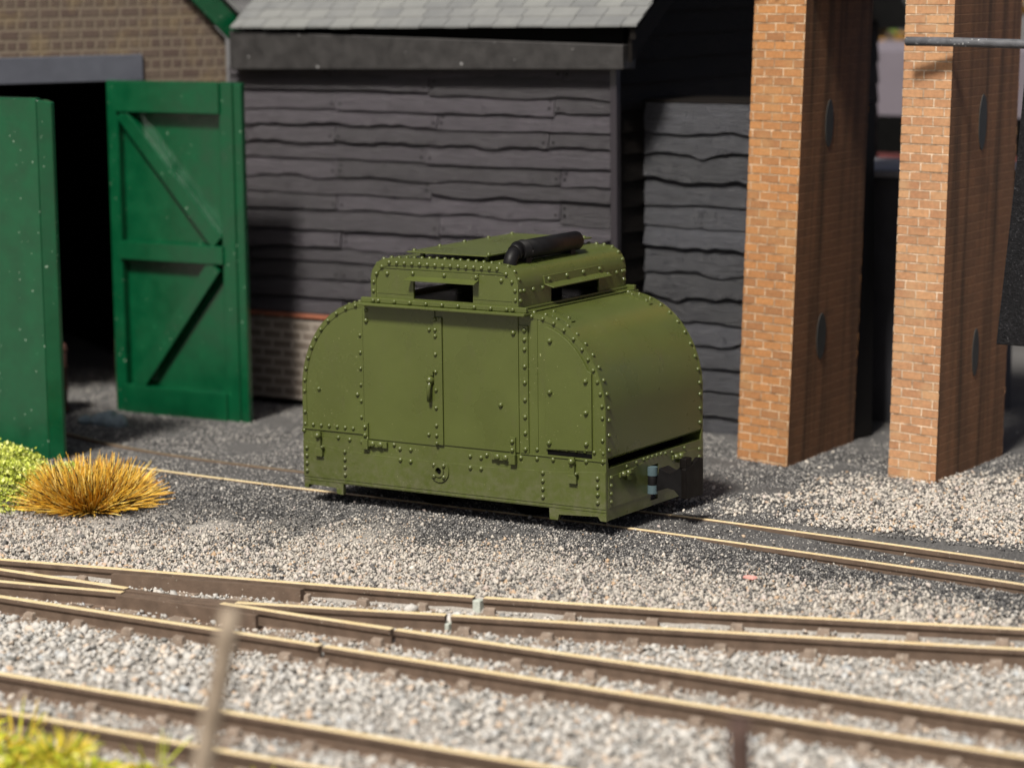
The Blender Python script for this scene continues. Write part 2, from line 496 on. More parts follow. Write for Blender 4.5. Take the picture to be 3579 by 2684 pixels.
    def build(s, name, mats, parent=None, loc=None, bevel=0, fix=True, seg=2):
        me = bpy.data.meshes.new(name)
        org = Vector(loc) if loc is not None else Vector((0, 0, 0))
        me.from_pydata([tuple(Vector(p)-org) for p in s.v] if loc is not None else s.v, [], s.f)
        if not isinstance(mats, (list, tuple)): mats = [mats]
        for mm in mats: me.materials.append(mm)
        me.polygons.foreach_set('material_index', s.mi)
        me.polygons.foreach_set('use_smooth', s.sm)
        if any(u is not None for u in s.uv):
            lay = me.uv_layers.new(name='UVMap')
            k = 0
            for u, f in zip(s.uv, s.f):
                for j in range(len(f)):
                    if u is not None: lay.data[k].uv = u[j]
                    k += 1
        me.validate()
        if fix:
            bm = bmesh.new(); bm.from_mesh(me)
            bmesh.ops.recalc_face_normals(bm, faces=bm.faces)
            bm.to_mesh(me); bm.free()
        o = bpy.data.objects.new(name, me)
        COL.objects.link(o)
        o.location = org
        if parent is not None:
            o.parent = parent
            o.location = org-parent_world(parent)
        if bevel:
            bv = o.modifiers.new('bevel', 'BEVEL')
            bv.width = bevel; bv.segments = seg; bv.limit_method = 'ANGLE'; bv.angle_limit = math.radians(40)
        return o

def parent_world(p):
    v = Vector((0, 0, 0))
    while p is not None:
        v = v+Vector(p.location); p = p.parent
    return v

def fbm(x, y, z=0.0):
    return noise.fractal(Vector((x, y, z)), 0.9, 2.0, 4)

# ------------------------------------------------------------------ ground
RT = -0.025                                    # rail top under the locomotive
R1X = [-14, -6, -2.44, 0.0, 1.5, 3.16, 5.4, 9, 20]
R1Y = [-5.2, -4.1, -3.574, -3.09, -2.79, -2.39, -1.70, -0.35, 4.5]
def y_r1(x): return np.interp(x, R1X, R1Y)
LNX = [-7.6, -6.4, -5.35, -4.9, -4.2, -3.5, -2.0, 1.5, 3.6, 5.0, 9.0]
LNY = [0.95, 0.42, 0.03, -0.10, -0.24, -0.31, -0.36, -0.40, -0.57, -0.72, -1.35]
def y_loco(x): return np.interp(x, LNX, LNY)

def ground_h(x, y):
    x = np.asarray(x, float); y = np.asarray(y, float)
    r1 = y_r1(x)
    top = np.where(x > 2.2, -0.05-0.05*np.clip((x-2.2)/1.5, 0, 1), -0.040)
    # behind the locomotive line
    back = -0.05-0.05*np.clip((y-0.5)/1.5, 0, 1)
    t = np.clip((y-r1)/np.maximum(-0.75-r1, 0.3), 0, 1)
    mid = (-0.145)*(1-t)+top*t
    front = np.full_like(x, -0.232)
    h = np.where(y > 0.4, back, np.where(y > -0.75, top, mid))
    q = np.clip((r1+0.07-y)/0.16, 0, 1)
    h = np.where(y < r1+0.07, h*(1-q)+front*q, h)
    return h

def build_ground():
    def axis(a, b, fa, fb, step):
        mid = np.arange(fa, fb+1e-6, step)
        lo = fa-np.geomspace(step, fa-a, 26); hi = fb+np.geomspace(step, b-fb, 26)
        return np.concatenate([lo[::-1], mid, hi])
    xs = axis(-220, 220, -8.5, 9.5, 0.07); ys = axis(-140, 320, -10.0, 7.0, 0.07)
    X, Y = np.meshgrid(xs, ys)
    Z = ground_h(X, Y)
    flat = X.ravel(), Y.ravel()
    nz = np.array([fbm(a*1.3, b*1.3)*0.018+fbm(a*7, b*7, 3)*0.006 if (-9 < a < 10 and -10.5 < b < 7.5) else 0.0 for a, b in zip(*flat)])
    Z = Z.ravel()+nz*np.where((np.abs(flat[1]) < 0.8), 0.35, 1.0)
    verts = np.stack([flat[0], flat[1], Z], 1)
    ny, nx = X.shape
    i = np.arange(ny-1)[:, None]*nx+np.arange(nx-1)[None, :]
    faces = np.stack([i, i+1, i+nx+1, i+nx], -1).reshape(-1, 4)
    me = bpy.data.meshes.new('ground')
    me.from_pydata(verts.tolist(), [], faces.tolist())
    r1 = y_r1(flat[0])
    wob = np.array([fbm(a*0.9, b*0.9, 8)*0.35 if (-9 < a < 10 and -10.5 < b < 7.5) else 0 for a, b in zip(*flat)])
    zone = np.clip((-1.15+wob*1.3-flat[1])/0.9, 0, 1)
    zone = np.maximum(zone, np.clip((flat[0]-1.9+wob*2)/1.2, 0, 1)*np.clip((flat[1]-0.55+wob)/0.5, 0, 1)*np.clip((3.4-flat[1])/0.5, 0, 1)*0.8)
    at = me.attributes.new('zone', 'FLOAT', 'POINT')
    at.data.foreach_set('value', zone.astype(np.float32))
    me.materials.append(M['ground'])
    me.polygons.foreach_set('use_smooth', [True]*len(me.polygons))
    o = bpy.data.objects.new('ground', me)
    COL.objects.link(o)
    prop(o, kind='structure')
build_ground()

# ------------------------------------------------------------------ loose stones
ICO_V = None
def ico():
    bm = bmesh.new()
    bmesh.ops.create_icosphere(bm, subdivisions=1, radius=1.0)
    v = np.array([p.co[:] for p in bm.verts]); f = np.array([[q.index for q in p.verts] for p in bm.faces])
    bm.free()
    return v, f
ICO_V, ICO_F = ico()

OCT_V = np.array([(1, 0, 0), (0, 1, 0), (-1, 0, 0), (0, -1, 0), (0, 0, 1), (0, 0, -1)], float)
OCT_F = np.array([(0, 1, 4), (1, 2, 4), (2, 3, 4), (3, 0, 4), (1, 0, 5), (2, 1, 5), (3, 2, 5), (0, 3, 5)])
def scatter(name, pts, sizes, mat, label, cat, sink=0.3, flat=0.75, fine=False):
    n = len(pts)
    SV, SF = (OCT_V, OCT_F) if fine else (ICO_V, ICO_F)
    base = np.repeat(SV[None], n, 0)
    base = base*(1+RNG.uniform(-0.34, 0.3, base.shape[:2]+(1,)))
    base = base*RNG.uniform(0.62, 1.25, (n, 1, 3))
    base[:, :, 2] *= flat
    ang = RNG.uniform(0, 2*PI, n)
    tl = RNG.uniform(-0.6, 0.6, (n, 2))
    c, s = np.cos(ang)[:, None], np.sin(ang)[:, None]
    x = base[:, :, 0]*c-base[:, :, 1]*s; y = base[:, :, 0]*s+base[:, :, 1]*c; z = base[:, :, 2]
    z = z+x*tl[:, :1]+y*tl[:, 1:]
    P = np.stack([x, y, z], -1)*sizes[:, None, None]+pts[:, None, :]
    P[:, :, 2] += (sizes*(1-sink)*0.6)[:, None]
    V = P.reshape(-1, 3)
    F = (SF[None]+(np.arange(n)*len(SV))[:, None, None]).reshape(-1, 3)
    me = bpy.data.meshes.new(name)
    me.vertices.add(len(V)); me.vertices.foreach_set('co', V.ravel().astype(np.float32))
    me.loops.add(F.size); me.loops.foreach_set('vertex_index', F.ravel().astype(np.int32))
    me.polygons.add(len(F)); me.polygons.foreach_set('loop_start', np.arange(0, F.size, 3, dtype=np.int32))
    me.update(calc_edges=True)
    me.materials.append(mat)
    o = bpy.data.objects.new(name, me)
    COL.objects.link(o)
    return prop(o, label, cat, kind='stuff')

def seen(x, y, margin=1.9):
    """keep what lies in the view wedge, with a margin for a step to the side"""
    q = np.stack([x-CAM.x, y-CAM.y, np.full_like(x, -CAM.z)], 1)
    fw = np.array(_fw); rt = np.array(_r2); up = np.array(_u2)
    d = q@fw; u = q@rt; v = q@up
    k = 3579/2/9500.4
    return (np.abs(u) < d*k+margin) & (v < d*k*0.75+margin) & (v > -d*k*0.75-margin)

def rnd(n, x0, x1, y0, y1):
    x = RNG.uniform(x0, x1, n); y = RNG.uniform(y0, y1, n)
    k = seen(x, y)
    return x[k], y[k]

RAILS = []      # (xs, ys) polylines of every rail, to keep the rail heads clear of stones
def clear_of_rails(x, y, d):
    ok = np.ones(len(x), bool)
    for xs, ys in RAILS:
        yy = np.interp(x, xs, ys)
        ok &= ~((np.abs(y-yy) < d) & (x > xs[0]) & (x < xs[-1]))
    return ok

# ------------------------------------------------------------------ track
HEAD, FOOT, RH = 0.033, 0.072, 0.155          # half head, half foot, rail height
def rail(name, pts, top, parent, label=None, dull=None):
    """flat-bottom rail swept along pts [(x, y)]; brass head, brown web and foot"""
    prof = [(-HEAD, 0), (HEAD, 0), (HEAD, -0.036), (0.016, -0.052), (0.016, -0.118), (FOOT, -0.134), (FOOT, -RH), (-FOOT, -RH), (-FOOT, -0.134), (-0.016, -0.118), (-0.016, -0.052), (-HEAD, -0.036)]
    b = MB()
    n = len(prof); P = [Vector((p[0], p[1], 0)) for p in pts]
    vs = []
    for i, p in enumerate(P):
        d = (P[min(i+1, len(P)-1)]-P[max(i-1, 0)]).normalized()
        nr = Vector((-d.y, d.x, 0))
        for q in prof:
            vs.append(p+nr*q[0]+Vector((0, 0, top+q[1])))
    for i in range(len(P)-1):
        for k in range(n):
            k2 = (k+1) % n
            b.cur = (2 if dull is not None and pts[i][0] < dull else 0) if k == 0 else 1
            b.f.append((i*n+k, i*n+k2, (i+1)*n+k2, (i+1)*n+k)); b.mi.append(b.cur); b.sm.append(False); b.uv.append(None)
    b.v = vs
    b.cur = 1
    for base, rev in ((0, True), ((len(P)-1)*n, False)):
        f = tuple(base+k for k in (reversed(range(n)) if rev else range(n)))
        b.f.append(f); b.mi.append(1); b.sm.append(False); b.uv.append(None)
    o = b.build(name, [M['brass'], M['track_brown'], M['dull_brass']], parent, bevel=0.006)
    xs = [p[0] for p in pts]; ys = [p[1] for p in pts]
    RAILS.append((xs, ys))
    if label: o['label'] = label
    return o

def resample(pts, step=0.25):
    out = []
    for (a, b) in zip(pts[:-1], pts[1:]):
        L = math.hypot(b[0]-a[0], b[1]-a[1]); n = max(1, int(L/step))
        out += [(a[0]+(b[0]-a[0])*i/n, a[1]+(b[1]-a[1])*i/n) for i in range(n)]
    return out+[pts[-1]]

SLEEPERS = []
def sleeper(parent, c, ang, length, top, chairs, rng):
    SLEEPERS.append((c[0], c[1], ang, length))
    b = MB()
    w = 0.10
    dx, dy = math.cos(ang), math.sin(ang)
    def P(u, v, z): return (c[0]+dx*u-dy*v, c[1]+dy*u+dx*v, z)
    L = length/2
    b.hexa([P(-w, -L, top-0.12), P(w, -L, top-0.12), P(w, L, top-0.12), P(-w, L, top-0.12), P(-w*0.92, -L, top), P(w*0.92, -L, top), P(w*0.92, L, top), P(-w*0.92, L, top)])
    for off in chairs:
        for sgn in (-1, 1):
            v0 = off+sgn*(FOOT+0.005)
            b.hexa([P(-0.05, v0, top), P(0.05, v0, top), P(0.05, v0+sgn*0.055, top), P(-0.05, v0+sgn*0.055, top),
                    P(-0.042, v0, top+0.055), P(0.042, v0, top+0.055), P(0.042, v0+sgn*0.045, top+0.045), P(-0.042, v0+sgn*0.045, top+0.045)])
    return b.build('sleeper', M['sleeper'], parent, bevel=0.006)

rg = random.Random(5)
# loco line
t0 = empty('railway_track', (0, 0, RT-RH), 'half buried pair of brass topped rails under the green locomotive', 'railway track')
xs = list(np.arange(-8.4, 8.6, 0.22))
off = 0.62
ln = [(x, float(np.interp(x, LNX, LNY))) for x in xs]
def offset(pts, d):
    out = []
    for i, p in enumerate(pts):
        a, b = pts[max(i-1, 0)], pts[min(i+1, len(pts)-1)]
        L = math.hypot(b[0]-a[0], b[1]-a[1])
        out.append((p[0]-(b[1]-a[1])/L*d, p[1]+(b[0]-a[0])/L*d))
    return out
def smooth_pts(pts, k=3):
    for _ in range(k):
        pts = [pts[0]]+[(pts[i][0], 0.25*pts[i-1][1]+0.5*pts[i][1]+0.25*pts[i+1][1]) for i in range(1, len(pts)-1)]+[pts[-1]]
    return pts
ln = smooth_pts(ln, 6)
HEAD = 0.026
rail('rail', ln, RT, t0, dull=-4.2)
rail('rail', offset(ln, 0.63), RT, t0, dull=-1.2)
HEAD = 0.033
for k in range(7):
    x = 2.9+k*0.62
    yc = float(np.interp(x, LNX, LNY))+0.31
    sleeper(t0, (x, yc), 0.0-0.1, 1.15, RT-RH+0.03, (-0.315, 0.315), rg)

FT = -0.10
# turnout
tt = empty('turnout', (-1.0, -3.9, FT-RH), 'turnout with dark frog where two brass topped tracks part', 'railway turnout')
SLP = []
x_r1 = list(np.arange(-6.0, 1.5, 0.25))+[1.53]
rail('rail', [(x, float(y_r1(x))) for x in x_r1], FT, tt)
rail('rail', resample([(-6, -4.54), (1.40, -4.515)]), FT, tt)
rail('rail', resample([(-6, -3.83), (-0.90, -3.845)]), FT, tt)
rail('rail', resample([(-6, -4.86), (-3.6, -4.45), (-1.9, -4.15), (-0.84, -3.965)]), FT, tt)
rail('rail', resample([(0.02, -3.868), (0.8, -3.885), (1.56, -3.885)]), FT, tt)
rail('rail', resample([(0.10, -3.80), (0.9, -3.575), (1.66, -3.352)]), FT, tt)
# frog casting with wings
b = MB()
def slab(pts, top, bot): b.plate(pts, [], lambda u, v, w: (u, v, bot+w), top-bot)
slab([(-0.88, -3.995), (-0.86, -3.94), (-0.2, -3.83), (0.02, -3.80), (0.04, -3.895), (-0.25, -3.93), (-0.5, -3.965)], FT-0.012, FT-RH)
slab([(-0.90, -3.875), (-0.90, -3.815), (-0.3, -3.80), (0.32, -3.66), (0.34, -3.695), (-0.18, -3.83), (-0.5, -3.855)], FT-0.010, FT-RH)
slab([(-0.86, -4.03), (-0.86, -3.985), (-0.3, -3.955), (0.15, -3.96), (0.45, -3.98), (0.45, -4.02), (0.0, -4.0), (-0.4, -4.005)], FT-0.012, FT-RH)
slab([(-1.0, -4.08), (-1.0, -3.70), (0.5, -3.58), (0.5, -4.06)], FT-0.125, FT-RH-0.02)
b.build('frog', M['track_brown'], tt, bevel=0.008)
# check rails
b = MB()
ck = [(x, float(y_r1(x))-0.115) for x in np.arange(-1.35, 0.28, 0.2)]
ck[0] = (ck[0][0], ck[0][1]-0.02); ck[-1] = (ck[-1][0], ck[-1][1]-0.03)
up_ = offset(ck, 0.03); lo_ = offset(ck, -0.03)
b.plate(up_+lo_[::-1], [], lambda u, v, w: (u, v, FT-RH+w), RH-0.012)
b.build('check_rail', M['track_brown'], tt, bevel=0.006)
b = MB()
ck = resample([(-1.0, -4.36), (-0.8, -4.41), (0.2, -4.405), (0.45, -4.36)], 0.2)
up_ = offset(ck, 0.028); lo_ = offset(ck, -0.028)
b.plate(up_+lo_[::-1], [], lambda u, v, w: (u, v, FT-RH+w), RH-0.03)
b.build('check_rail', M['track_brown'], tt, bevel=0.006)
b = MB()
b.box((1.535, float(y_r1(1.55))-0.04, FT-RH), (1.60, float(y_r1(1.55))+0.035, FT-0.02))
b.build('insulating_joiner', M['joiner'], tt, bevel=0.006)
b = MB()
b.box((1.667, -3.385, FT-RH), (1.70, -3.315, FT-0.06))
b.build('insulating_joiner', M['joiner'], tt, bevel=0.006)
for k in range(15):
    x = -5.4+k*0.47
    far = float(y_r1(x))+0.25; near = -4.8
    sleeper(tt, (x, (far+near)/2), 0.0, far-near, FT-RH+0.046, ((-4.53-(far+near)/2), (float(y_r1(x))-(far+near)/2)), rg)
# diverging plain track
td = empty('railway_track', (4.0, -2.5, FT-RH), 'track leading right from the turnout towards the half buried line', 'railway track')
xd = list(np.arange(1.605, 9.2, 0.25))
rail('rail', [(x, float(y_r1(x))) for x in xd], FT, td)
f2 = [(1.703, -3.342), (3.74, -2.785), (5.6, -2.235), (7.2, -1.68), (9.2, -0.93)]
f2r = resample(f2); rail('rail', smooth_pts(f2r, 8), FT, td)
for k in range(13):
    x = 1.75+k*0.60
    ya = float(y_r1(x)); yb = float(np.interp(x, [p[0] for p in f2], [p[1] for p in f2])); a = math.atan2(0.27+0.01*k, 1)
    sleeper(td, (x, (ya+yb)/2), a, 1.15, FT-RH+0.046, (-0.30, 0.30), rg)
# straight plain track
ts = empty('railway_track', (4.5, -4.2, FT-RH), 'straight track from the turnout, crossing the gravel in front of the locomotive', 'railway track')
rail('rail', resample([(1.595, -3.885), (3.9, -3.87), (9.5, -3.93)]), FT, ts)
rail('rail', resample([(1.435, -4.515), (4.3, -4.545), (9.5, -4.62)]), FT, ts)
for k in range(14):
    x = 1.5+k*0.58
    sleeper(ts, (x, -4.21), 0.0, 1.15, FT-RH+0.046, (-0.325, 0.325), rg)
# nearest track
tn = empty('railway_track', (1.5, -6.5, FT-RH), 'blurred nearest track crossing the lower left corner before the fence post', 'railway track')
rail('rail', resample([(-5, -6.24), (2.1, -6.16), (9, -6.13)]), FT, tn)
rail('rail', resample([(-5, -6.93), (2.8, -6.84), (9, -6.80)]), FT, tn)
for k in range(19):
    x = -2.6+k*0.58
    sleeper(tn, (x, -6.52), 0.0, 1.15, FT-RH+0.046, (-0.335, 0.335), rg)

# ------------------------------------------------------------------ scatter
def hz(x, y): return ground_h(x, y)
def nse(x, y, s, seed): return np.array([fbm(a*s, b*s, seed) for a, b in zip(x, y)])

x, y = rnd(110000, -9.0, 12.5, -11.0, -0.2)
k = (y < y_r1(x)-0.06) & clear_of_rails(x, y, 0.075)
x, y = x[k], y[k]
near = np.zeros(len(x), bool)
for (xa, ya) in RAILS:
    near |= (np.abs(y-np.interp(x, xa, ya)) < 0.17)
s = (0.013+0.024*RNG.uniform(size=len(x))**1.7)*np.where(near, 0.75, 1.0)
s = s*np.where(RNG.uniform(size=len(x)) < 0.03, 1.6, 1.0)
between = ((y < -3.9) & (y > -4.5)) | ((y < -6.2) & (y > -6.8)) 
keep = ~(between & (RNG.uniform(size=len(x)) < 0.25))
on = np.zeros(len(x), bool)
for (sx_, sy_, sa_, sl_) in SLEEPERS:
    ddx, ddy = x-sx_, y-sy_
    uu = ddx*math.cos(sa_)+ddy*math.sin(sa_); vv = -ddx*math.sin(sa_)+ddy*math.cos(sa_)
    on |= (np.abs(uu) < 0.095) & (np.abs(vv) < sl_/2-0.02)
keep &= ~(on & (RNG.uniform(size=len(x)) < np.where(near, 0.95, 0.6)))
x, y, s, near = x[keep], y[keep], s[keep], near[keep]
z = hz(x, y)+RNG.uniform(-0.01, 0.018, len(x))
scatter('ballast_stones', np.stack([x, y, z], 1), s, M['ballast'], 'pale grey and cream ballast stones between the front tracks', 'ballast')

x, y = rnd(150000, -8.0, 11.5, -7.3, -0.8)
k = (y < y_r1(x)-0.05) & clear_of_rails(x, y, 0.05)
x, y = x[k], y[k]
near = np.zeros(len(x), bool)
for (xa, ya) in RAILS:
    near |= (np.abs(y-np.interp(x, xa, ya)) < 0.30)
k = RNG.uniform(size=len(x)) < np.where(near, 0.85, 0.25)
x, y = x[k], y[k]
k = ~((x > -1.1) & (x < 0.5) & (y > -4.1) & (y < -3.5))
x, y = x[k], y[k]
s = 0.006+0.013*RNG.uniform(size=len(x))**1.5
scatter('ballast_grit', np.stack([x, y, hz(x, y)+RNG.uniform(0.0, 0.022, len(x))], 1), s, M['ballast'], 'fine grit packed between and beside the front rails', 'grit', 0.2, 0.85, True)

x, y = rnd(620000, -9.5, 11.5, -6.2, 0.6)
r1 = y_r1(x)
k = (y > r1+0.03) & (y < y_loco(x)-0.05)
x, y, r1 = x[k], y[k], r1[k]
w = nse(x, y, 1.1, 4)*0.55
pale = np.clip((-0.88+w-y)/0.85, 0.03, 0.93)
pale = np.where(x < -0.8, np.minimum(pale, np.clip((-1.45+w-y)/1.0-np.clip((x+3.6)/2.5, -1, 0.7)*0.32, 0.03, 0.93)), pale)
pal = RNG.uniform(size=len(x)) < pale
s = RNG.uniform(0.0065, 0.0150, len(x))*(1+0.9*(RNG.uniform(size=len(x)) < 0.07))
s = s*np.clip(1.25-0.25*(y-r1), 0.8, 1.25)
z = hz(x, y)+RNG.uniform(-0.006, 0.012, len(x))
scatter('gravel', np.stack([x, y, z], 1)[pal], s[pal], M['grit'], 'cream and grey gravel bank between the locomotive and the front turnout', 'gravel', 0.2, 0.85, True)
dk = ~pal & (RNG.uniform(size=len(x)) < 0.8)
dx, dy, ds, dz = x[dk], y[dk], s[dk]*0.8, z[dk]
x, y = rnd(430000, -10.5, 9.0, -1.2, 4.6)
k = clear_of_rails(x, y, 0.05)
x, y = x[k], y[k]
k = RNG.uniform(size=len(x)) < np.where(np.abs(y) < 0.6, 0.45, 0.8)
x, y = x[k], y[k]
dx = np.concatenate([dx, x]); dy = np.concatenate([dy, y]); ds = np.concatenate([ds, RNG.uniform(0.005, 0.012, len(x))]); dz = np.concatenate([dz, hz(x, y)-0.003])
scatter('cinders', np.stack([dx, dy, dz], 1), ds, M['cinder'], 'dark fine cinders around the locomotive line and the sheds', 'cinders', 0.3, 0.8, True)

x, y = rnd(100000, 0.8, 11.5, -0.6, 5.8)
w = nse(x, y, 1.2, 9)
dens = np.clip((x-1.45+w*1.0)/1.5, 0, 1)*np.clip((y-0.42)/0.25, 0, 1)*np.clip((3.3+0.55*(x-2.2)-y+w*0.6)/0.9, 0, 1)*((y > y_loco(x)+0.75) | (x < 3))
k = RNG.uniform(size=len(x)) < dens*0.9+0.006
x, y = x[k], y[k]
s = RNG.uniform(0.008, 0.021, len(x))
scatter('gravel', np.stack([x, y, hz(x, y)+RNG.uniform(-0.004, 0.012, len(x))], 1), s, M['grit'], 'pale gravel spread behind the line at the foot of the brick piers', 'gravel', 0.25, 0.8)

# ------------------------------------------------------------------ locomotive
loco = empty('armoured_locomotive', (0, 0, RT), 'olive green riveted armoured locomotive with hooded slits and curved ends', 'locomotive')
OL = M['olive']
ZB, ZF, ZC = 0.16, 0.615, 1.737               # apron foot, frame top, body top
def arc(n=28, rx=0.70, rz=0.787, cx=0.80, cz=0.95, t0=0.0, t1=PI/2):
    return [(cx+rx*math.cos(t0+(t1-t0)*i/n), cz+rz*math.sin(t0+(t1-t0)*i/n)) for i in range(n+1)]
RA = arc()
HW = 0.805
for sy in (-1, 1):
    side = MB()
    out = [(-1.5, ZF-0.05), (1.5, ZF-0.05)]+RA+[(-p[0], p[1]) for p in reversed(RA)]
    side.plate(out, [], lambda u, v, w, sy=sy: (u, sy*(HW-0.025+w), v), 0.025)
    # edge angle strip along the arc, a little proud
    ro = arc(28, 0.697, 0.784); ri = arc(28, 0.655, 0.742)
    for sx in (-1, 1):
        strip = [(sx*1.497, ZF+0.004)]+[(sx*p[0], p[1]) for p in ro]+[(sx*p[0], p[1]) for p in reversed(ri)]+[(sx*1.455, ZF+0.004)]
        side.plate(strip, [], lambda u, v, w, sy=sy: (u, sy*(HW-0.001+w), v), 0.006)
        rr = arc(60, 0.672, 0.760)
        path = [(1.472, ZF+0.05+0.09*i) for i in range(4)]+rr
        acc = 0.09; prev = path[0]
        for p in path:
            d = math.hypot(p[0]-prev[0], p[1]-prev[1]); acc += d; prev = p
            if acc >= 0.094:
                acc = 0
                side.dome((sx*p[0], sy*(HW+0.005), p[1]), (0, sy, 0), 0.0165, 0.017)
        # vertical seam strip and rivets beside the doors
        side.box((sx*0.868, sy*(HW-0.001), ZF+0.01), (sx*0.855, sy*(HW+0.005), 1.69))
        if sx < 0 or sy > 0:
            for q in (1.449, 1.304, 1.168, 1.031, 0.893, 0.756):
                side.dome((sx*0.884, sy*(HW), q), (0, sy, 0), 0.0165, 0.016)
            for q in ((1.323, 0.963), (0.922, 0.944)):
                side.dome((sx*q[0], sy*HW, q[1]), (0, sy, 0), 0.019, 0.018)
        # double row over and under the frame joint
        for i in range(7):
            side.dome((sx*(1.475-0.0835*i), sy*HW, ZF+0.036), (0, sy, 0), 0.0165, 0.016)
    o = side.build('side_plate', OL, loco)
for sx in (-1, 1):
    sh = MB()
    R = arc(40)
    prof = [(1.497, 0.61)]+[(p[0]-0.003, p[1]-0.003) for p in R]
    inner = [(p[0]-0.018, p[1]-0.02) for p in prof]
    sh.smooth = False
    sh.sweep([(sx*p[0], p[1]) for p in prof], -(HW-0.004), HW-0.004, lambda u, v, y: (u, y, v), smooth=True)
    sh.sweep([(sx*p[0], p[1]) for p in inner], -(HW-0.004), HW-0.004, lambda u, v, y: (u, y, v), smooth=True)
    sh.sweep([(sx*prof[0][0], prof[0][1]), (sx*inner[0][0], inner[0][1])], -(HW-0.004), HW-0.004, lambda u, v, y: (u, y, v))
    for sy in (-1, 1):
        acc = 0.05; prev = prof[0]
        pts = [(1.497, 0.65+0.02*i) for i in range(16)]+[(p[0]-0.003, p[1]-0.003) for p in arc(120)]
        for p in pts:
            d = math.hypot(p[0]-prev[0], p[1]-prev[1]); acc += d; prev = p
            if acc >= 0.103:
                acc = 0
                nx, nz = (1, 0) if p[1] < 0.95 else ((p[0]-0.8)/0.49, (p[1]-0.95)/0.62)
                sh.dome((sx*p[0], sy*(HW-0.05), p[1]), (sx*nx, 0, nz), 0.0165, 0.017)
        # curved holding strap below the cab ledge
        st = arc(10, 0.706, 0.793, t0=PI*0.36, t1=PI*0.47)
        sh.sweep([(sx*p[0], p[1]) for p in st], sy*0.60, sy*0.66, lambda u, v, y: (u, y, v), smooth=True)
        sh.sweep([(sx*p[0], p[1]-0.012) for p in st], sy*0.60, sy*0.66, lambda u, v, y: (u, y, v), smooth=True)
        for yy in (0.60, 0.66):
            sh.add([(sx*p[0], sy*yy, p[1]) for p in st]+[(sx*p[0], sy*yy, p[1]-0.012) for p in st], [(i, i+1, i+12, i+11) for i in range(10)])
        for kk in (2, 8):
            sh.dome((sx*st[kk][0], sy*0.63, st[kk][1]), (0, 0, 1), 0.015, 0.018)
    sh.build('end_sheet', OL, loco, fix=False)
# body top between the end sheets
b = MB(); b.box((-0.82, -HW+0.03, ZC-0.03), (0.82, HW-0.03, ZC-0.004))
b.build('body_top', OL, loco)

# doors
for sy in (-1, 1):
    for (x0, x1, leaf) in ((-0.850, -0.122, 0), (-0.045, 0.688, 1)):
        d = MB()
        z0 = 0.575 + (0.0 if leaf == 0 else 0.012)
        yy = sy*(HW+0.010)
        d.box((x0, sy*(HW-0.001), z0), (x1, yy, 1.712))
        pv = sy
        if leaf == 0:
            d.box((-0.126, yy-sy*0.001, 0.588), (-0.046, sy*(HW+0.024), 1.648))
            for q in (1.631, 1.545, 1.494, 1.343, 1.197, 1.045, 0.897, 0.750, 0.667, 0.601):
                d.dome((-0.108, sy*(HW+0.024), q), (0, sy, 0), 0.0165, 0.017)
            d.dome((-0.176, yy, 1.542), (0, sy, 0), 0.0165, 0.017)
            d.dome((-0.196, yy, 0.665), (0, sy, 0), 0.0165, 0.017)
            d.dome((-0.811, yy, 1.579), (0, sy, 0), 0.021, 0.022)
            d.dome((-0.811, yy, 1.665), (0, sy, 0), 0.018, 0.016)
        else:
            d.dome((0.516, yy, 0.968), (0, sy, 0), 0.021, 0.022)
            d.dome((0.644, yy, 1.567), (0, sy, 0), 0.021, 0.022)
        do = d.build('door', OL, loco, bevel=0.003)
        # hinge: strap with knuckle at the foot of the leaf
        h = MB()
        hx = -0.830 if leaf == 0 else 0.635
        sg = 1 if leaf == 0 else -1
        y1 = sy*(HW+0.009); y2 = sy*(HW+0.030)
        h.box((hx-0.026, y1, 0.50), (hx+0.026, y2, 0.715))
        h.box((hx+sg*0.026, y1, 0.512), (hx+sg*0.215, y2, 0.566))
        h.box((hx-0.030, y1, 0.490), (hx+0.030, sy*(HW+0.045), 0.575))
        for q in (0.68, 0.61):
            h.dome((hx, y2, q), (0, sy, 0), 0.019, 0.02)
        for q in (0.07, 0.15):
            h.dome((hx+sg*q, y2, 0.539), (0, sy, 0), 0.026, 0.018)
        h.build('hinge', OL, do, bevel=0.004)
        if leaf == 0:
            h = MB()
            h.tube([(-0.162, sy*(HW+0.03), 1.13), (-0.166, sy*(HW+0.045), 1.06), (-0.168, sy*(HW+0.042), 0.945)], [0.017, 0.019, 0.017], 8)
            h.dome((-0.166, sy*(HW+0.012), 1.125), (0, sy, 0), 0.033, 0.045, 12)
            h.box((-0.170, sy*(HW+0.01), 1.165), (-0.132, sy*(HW+0.034), 1.20))
            h.build('handle', OL, do)

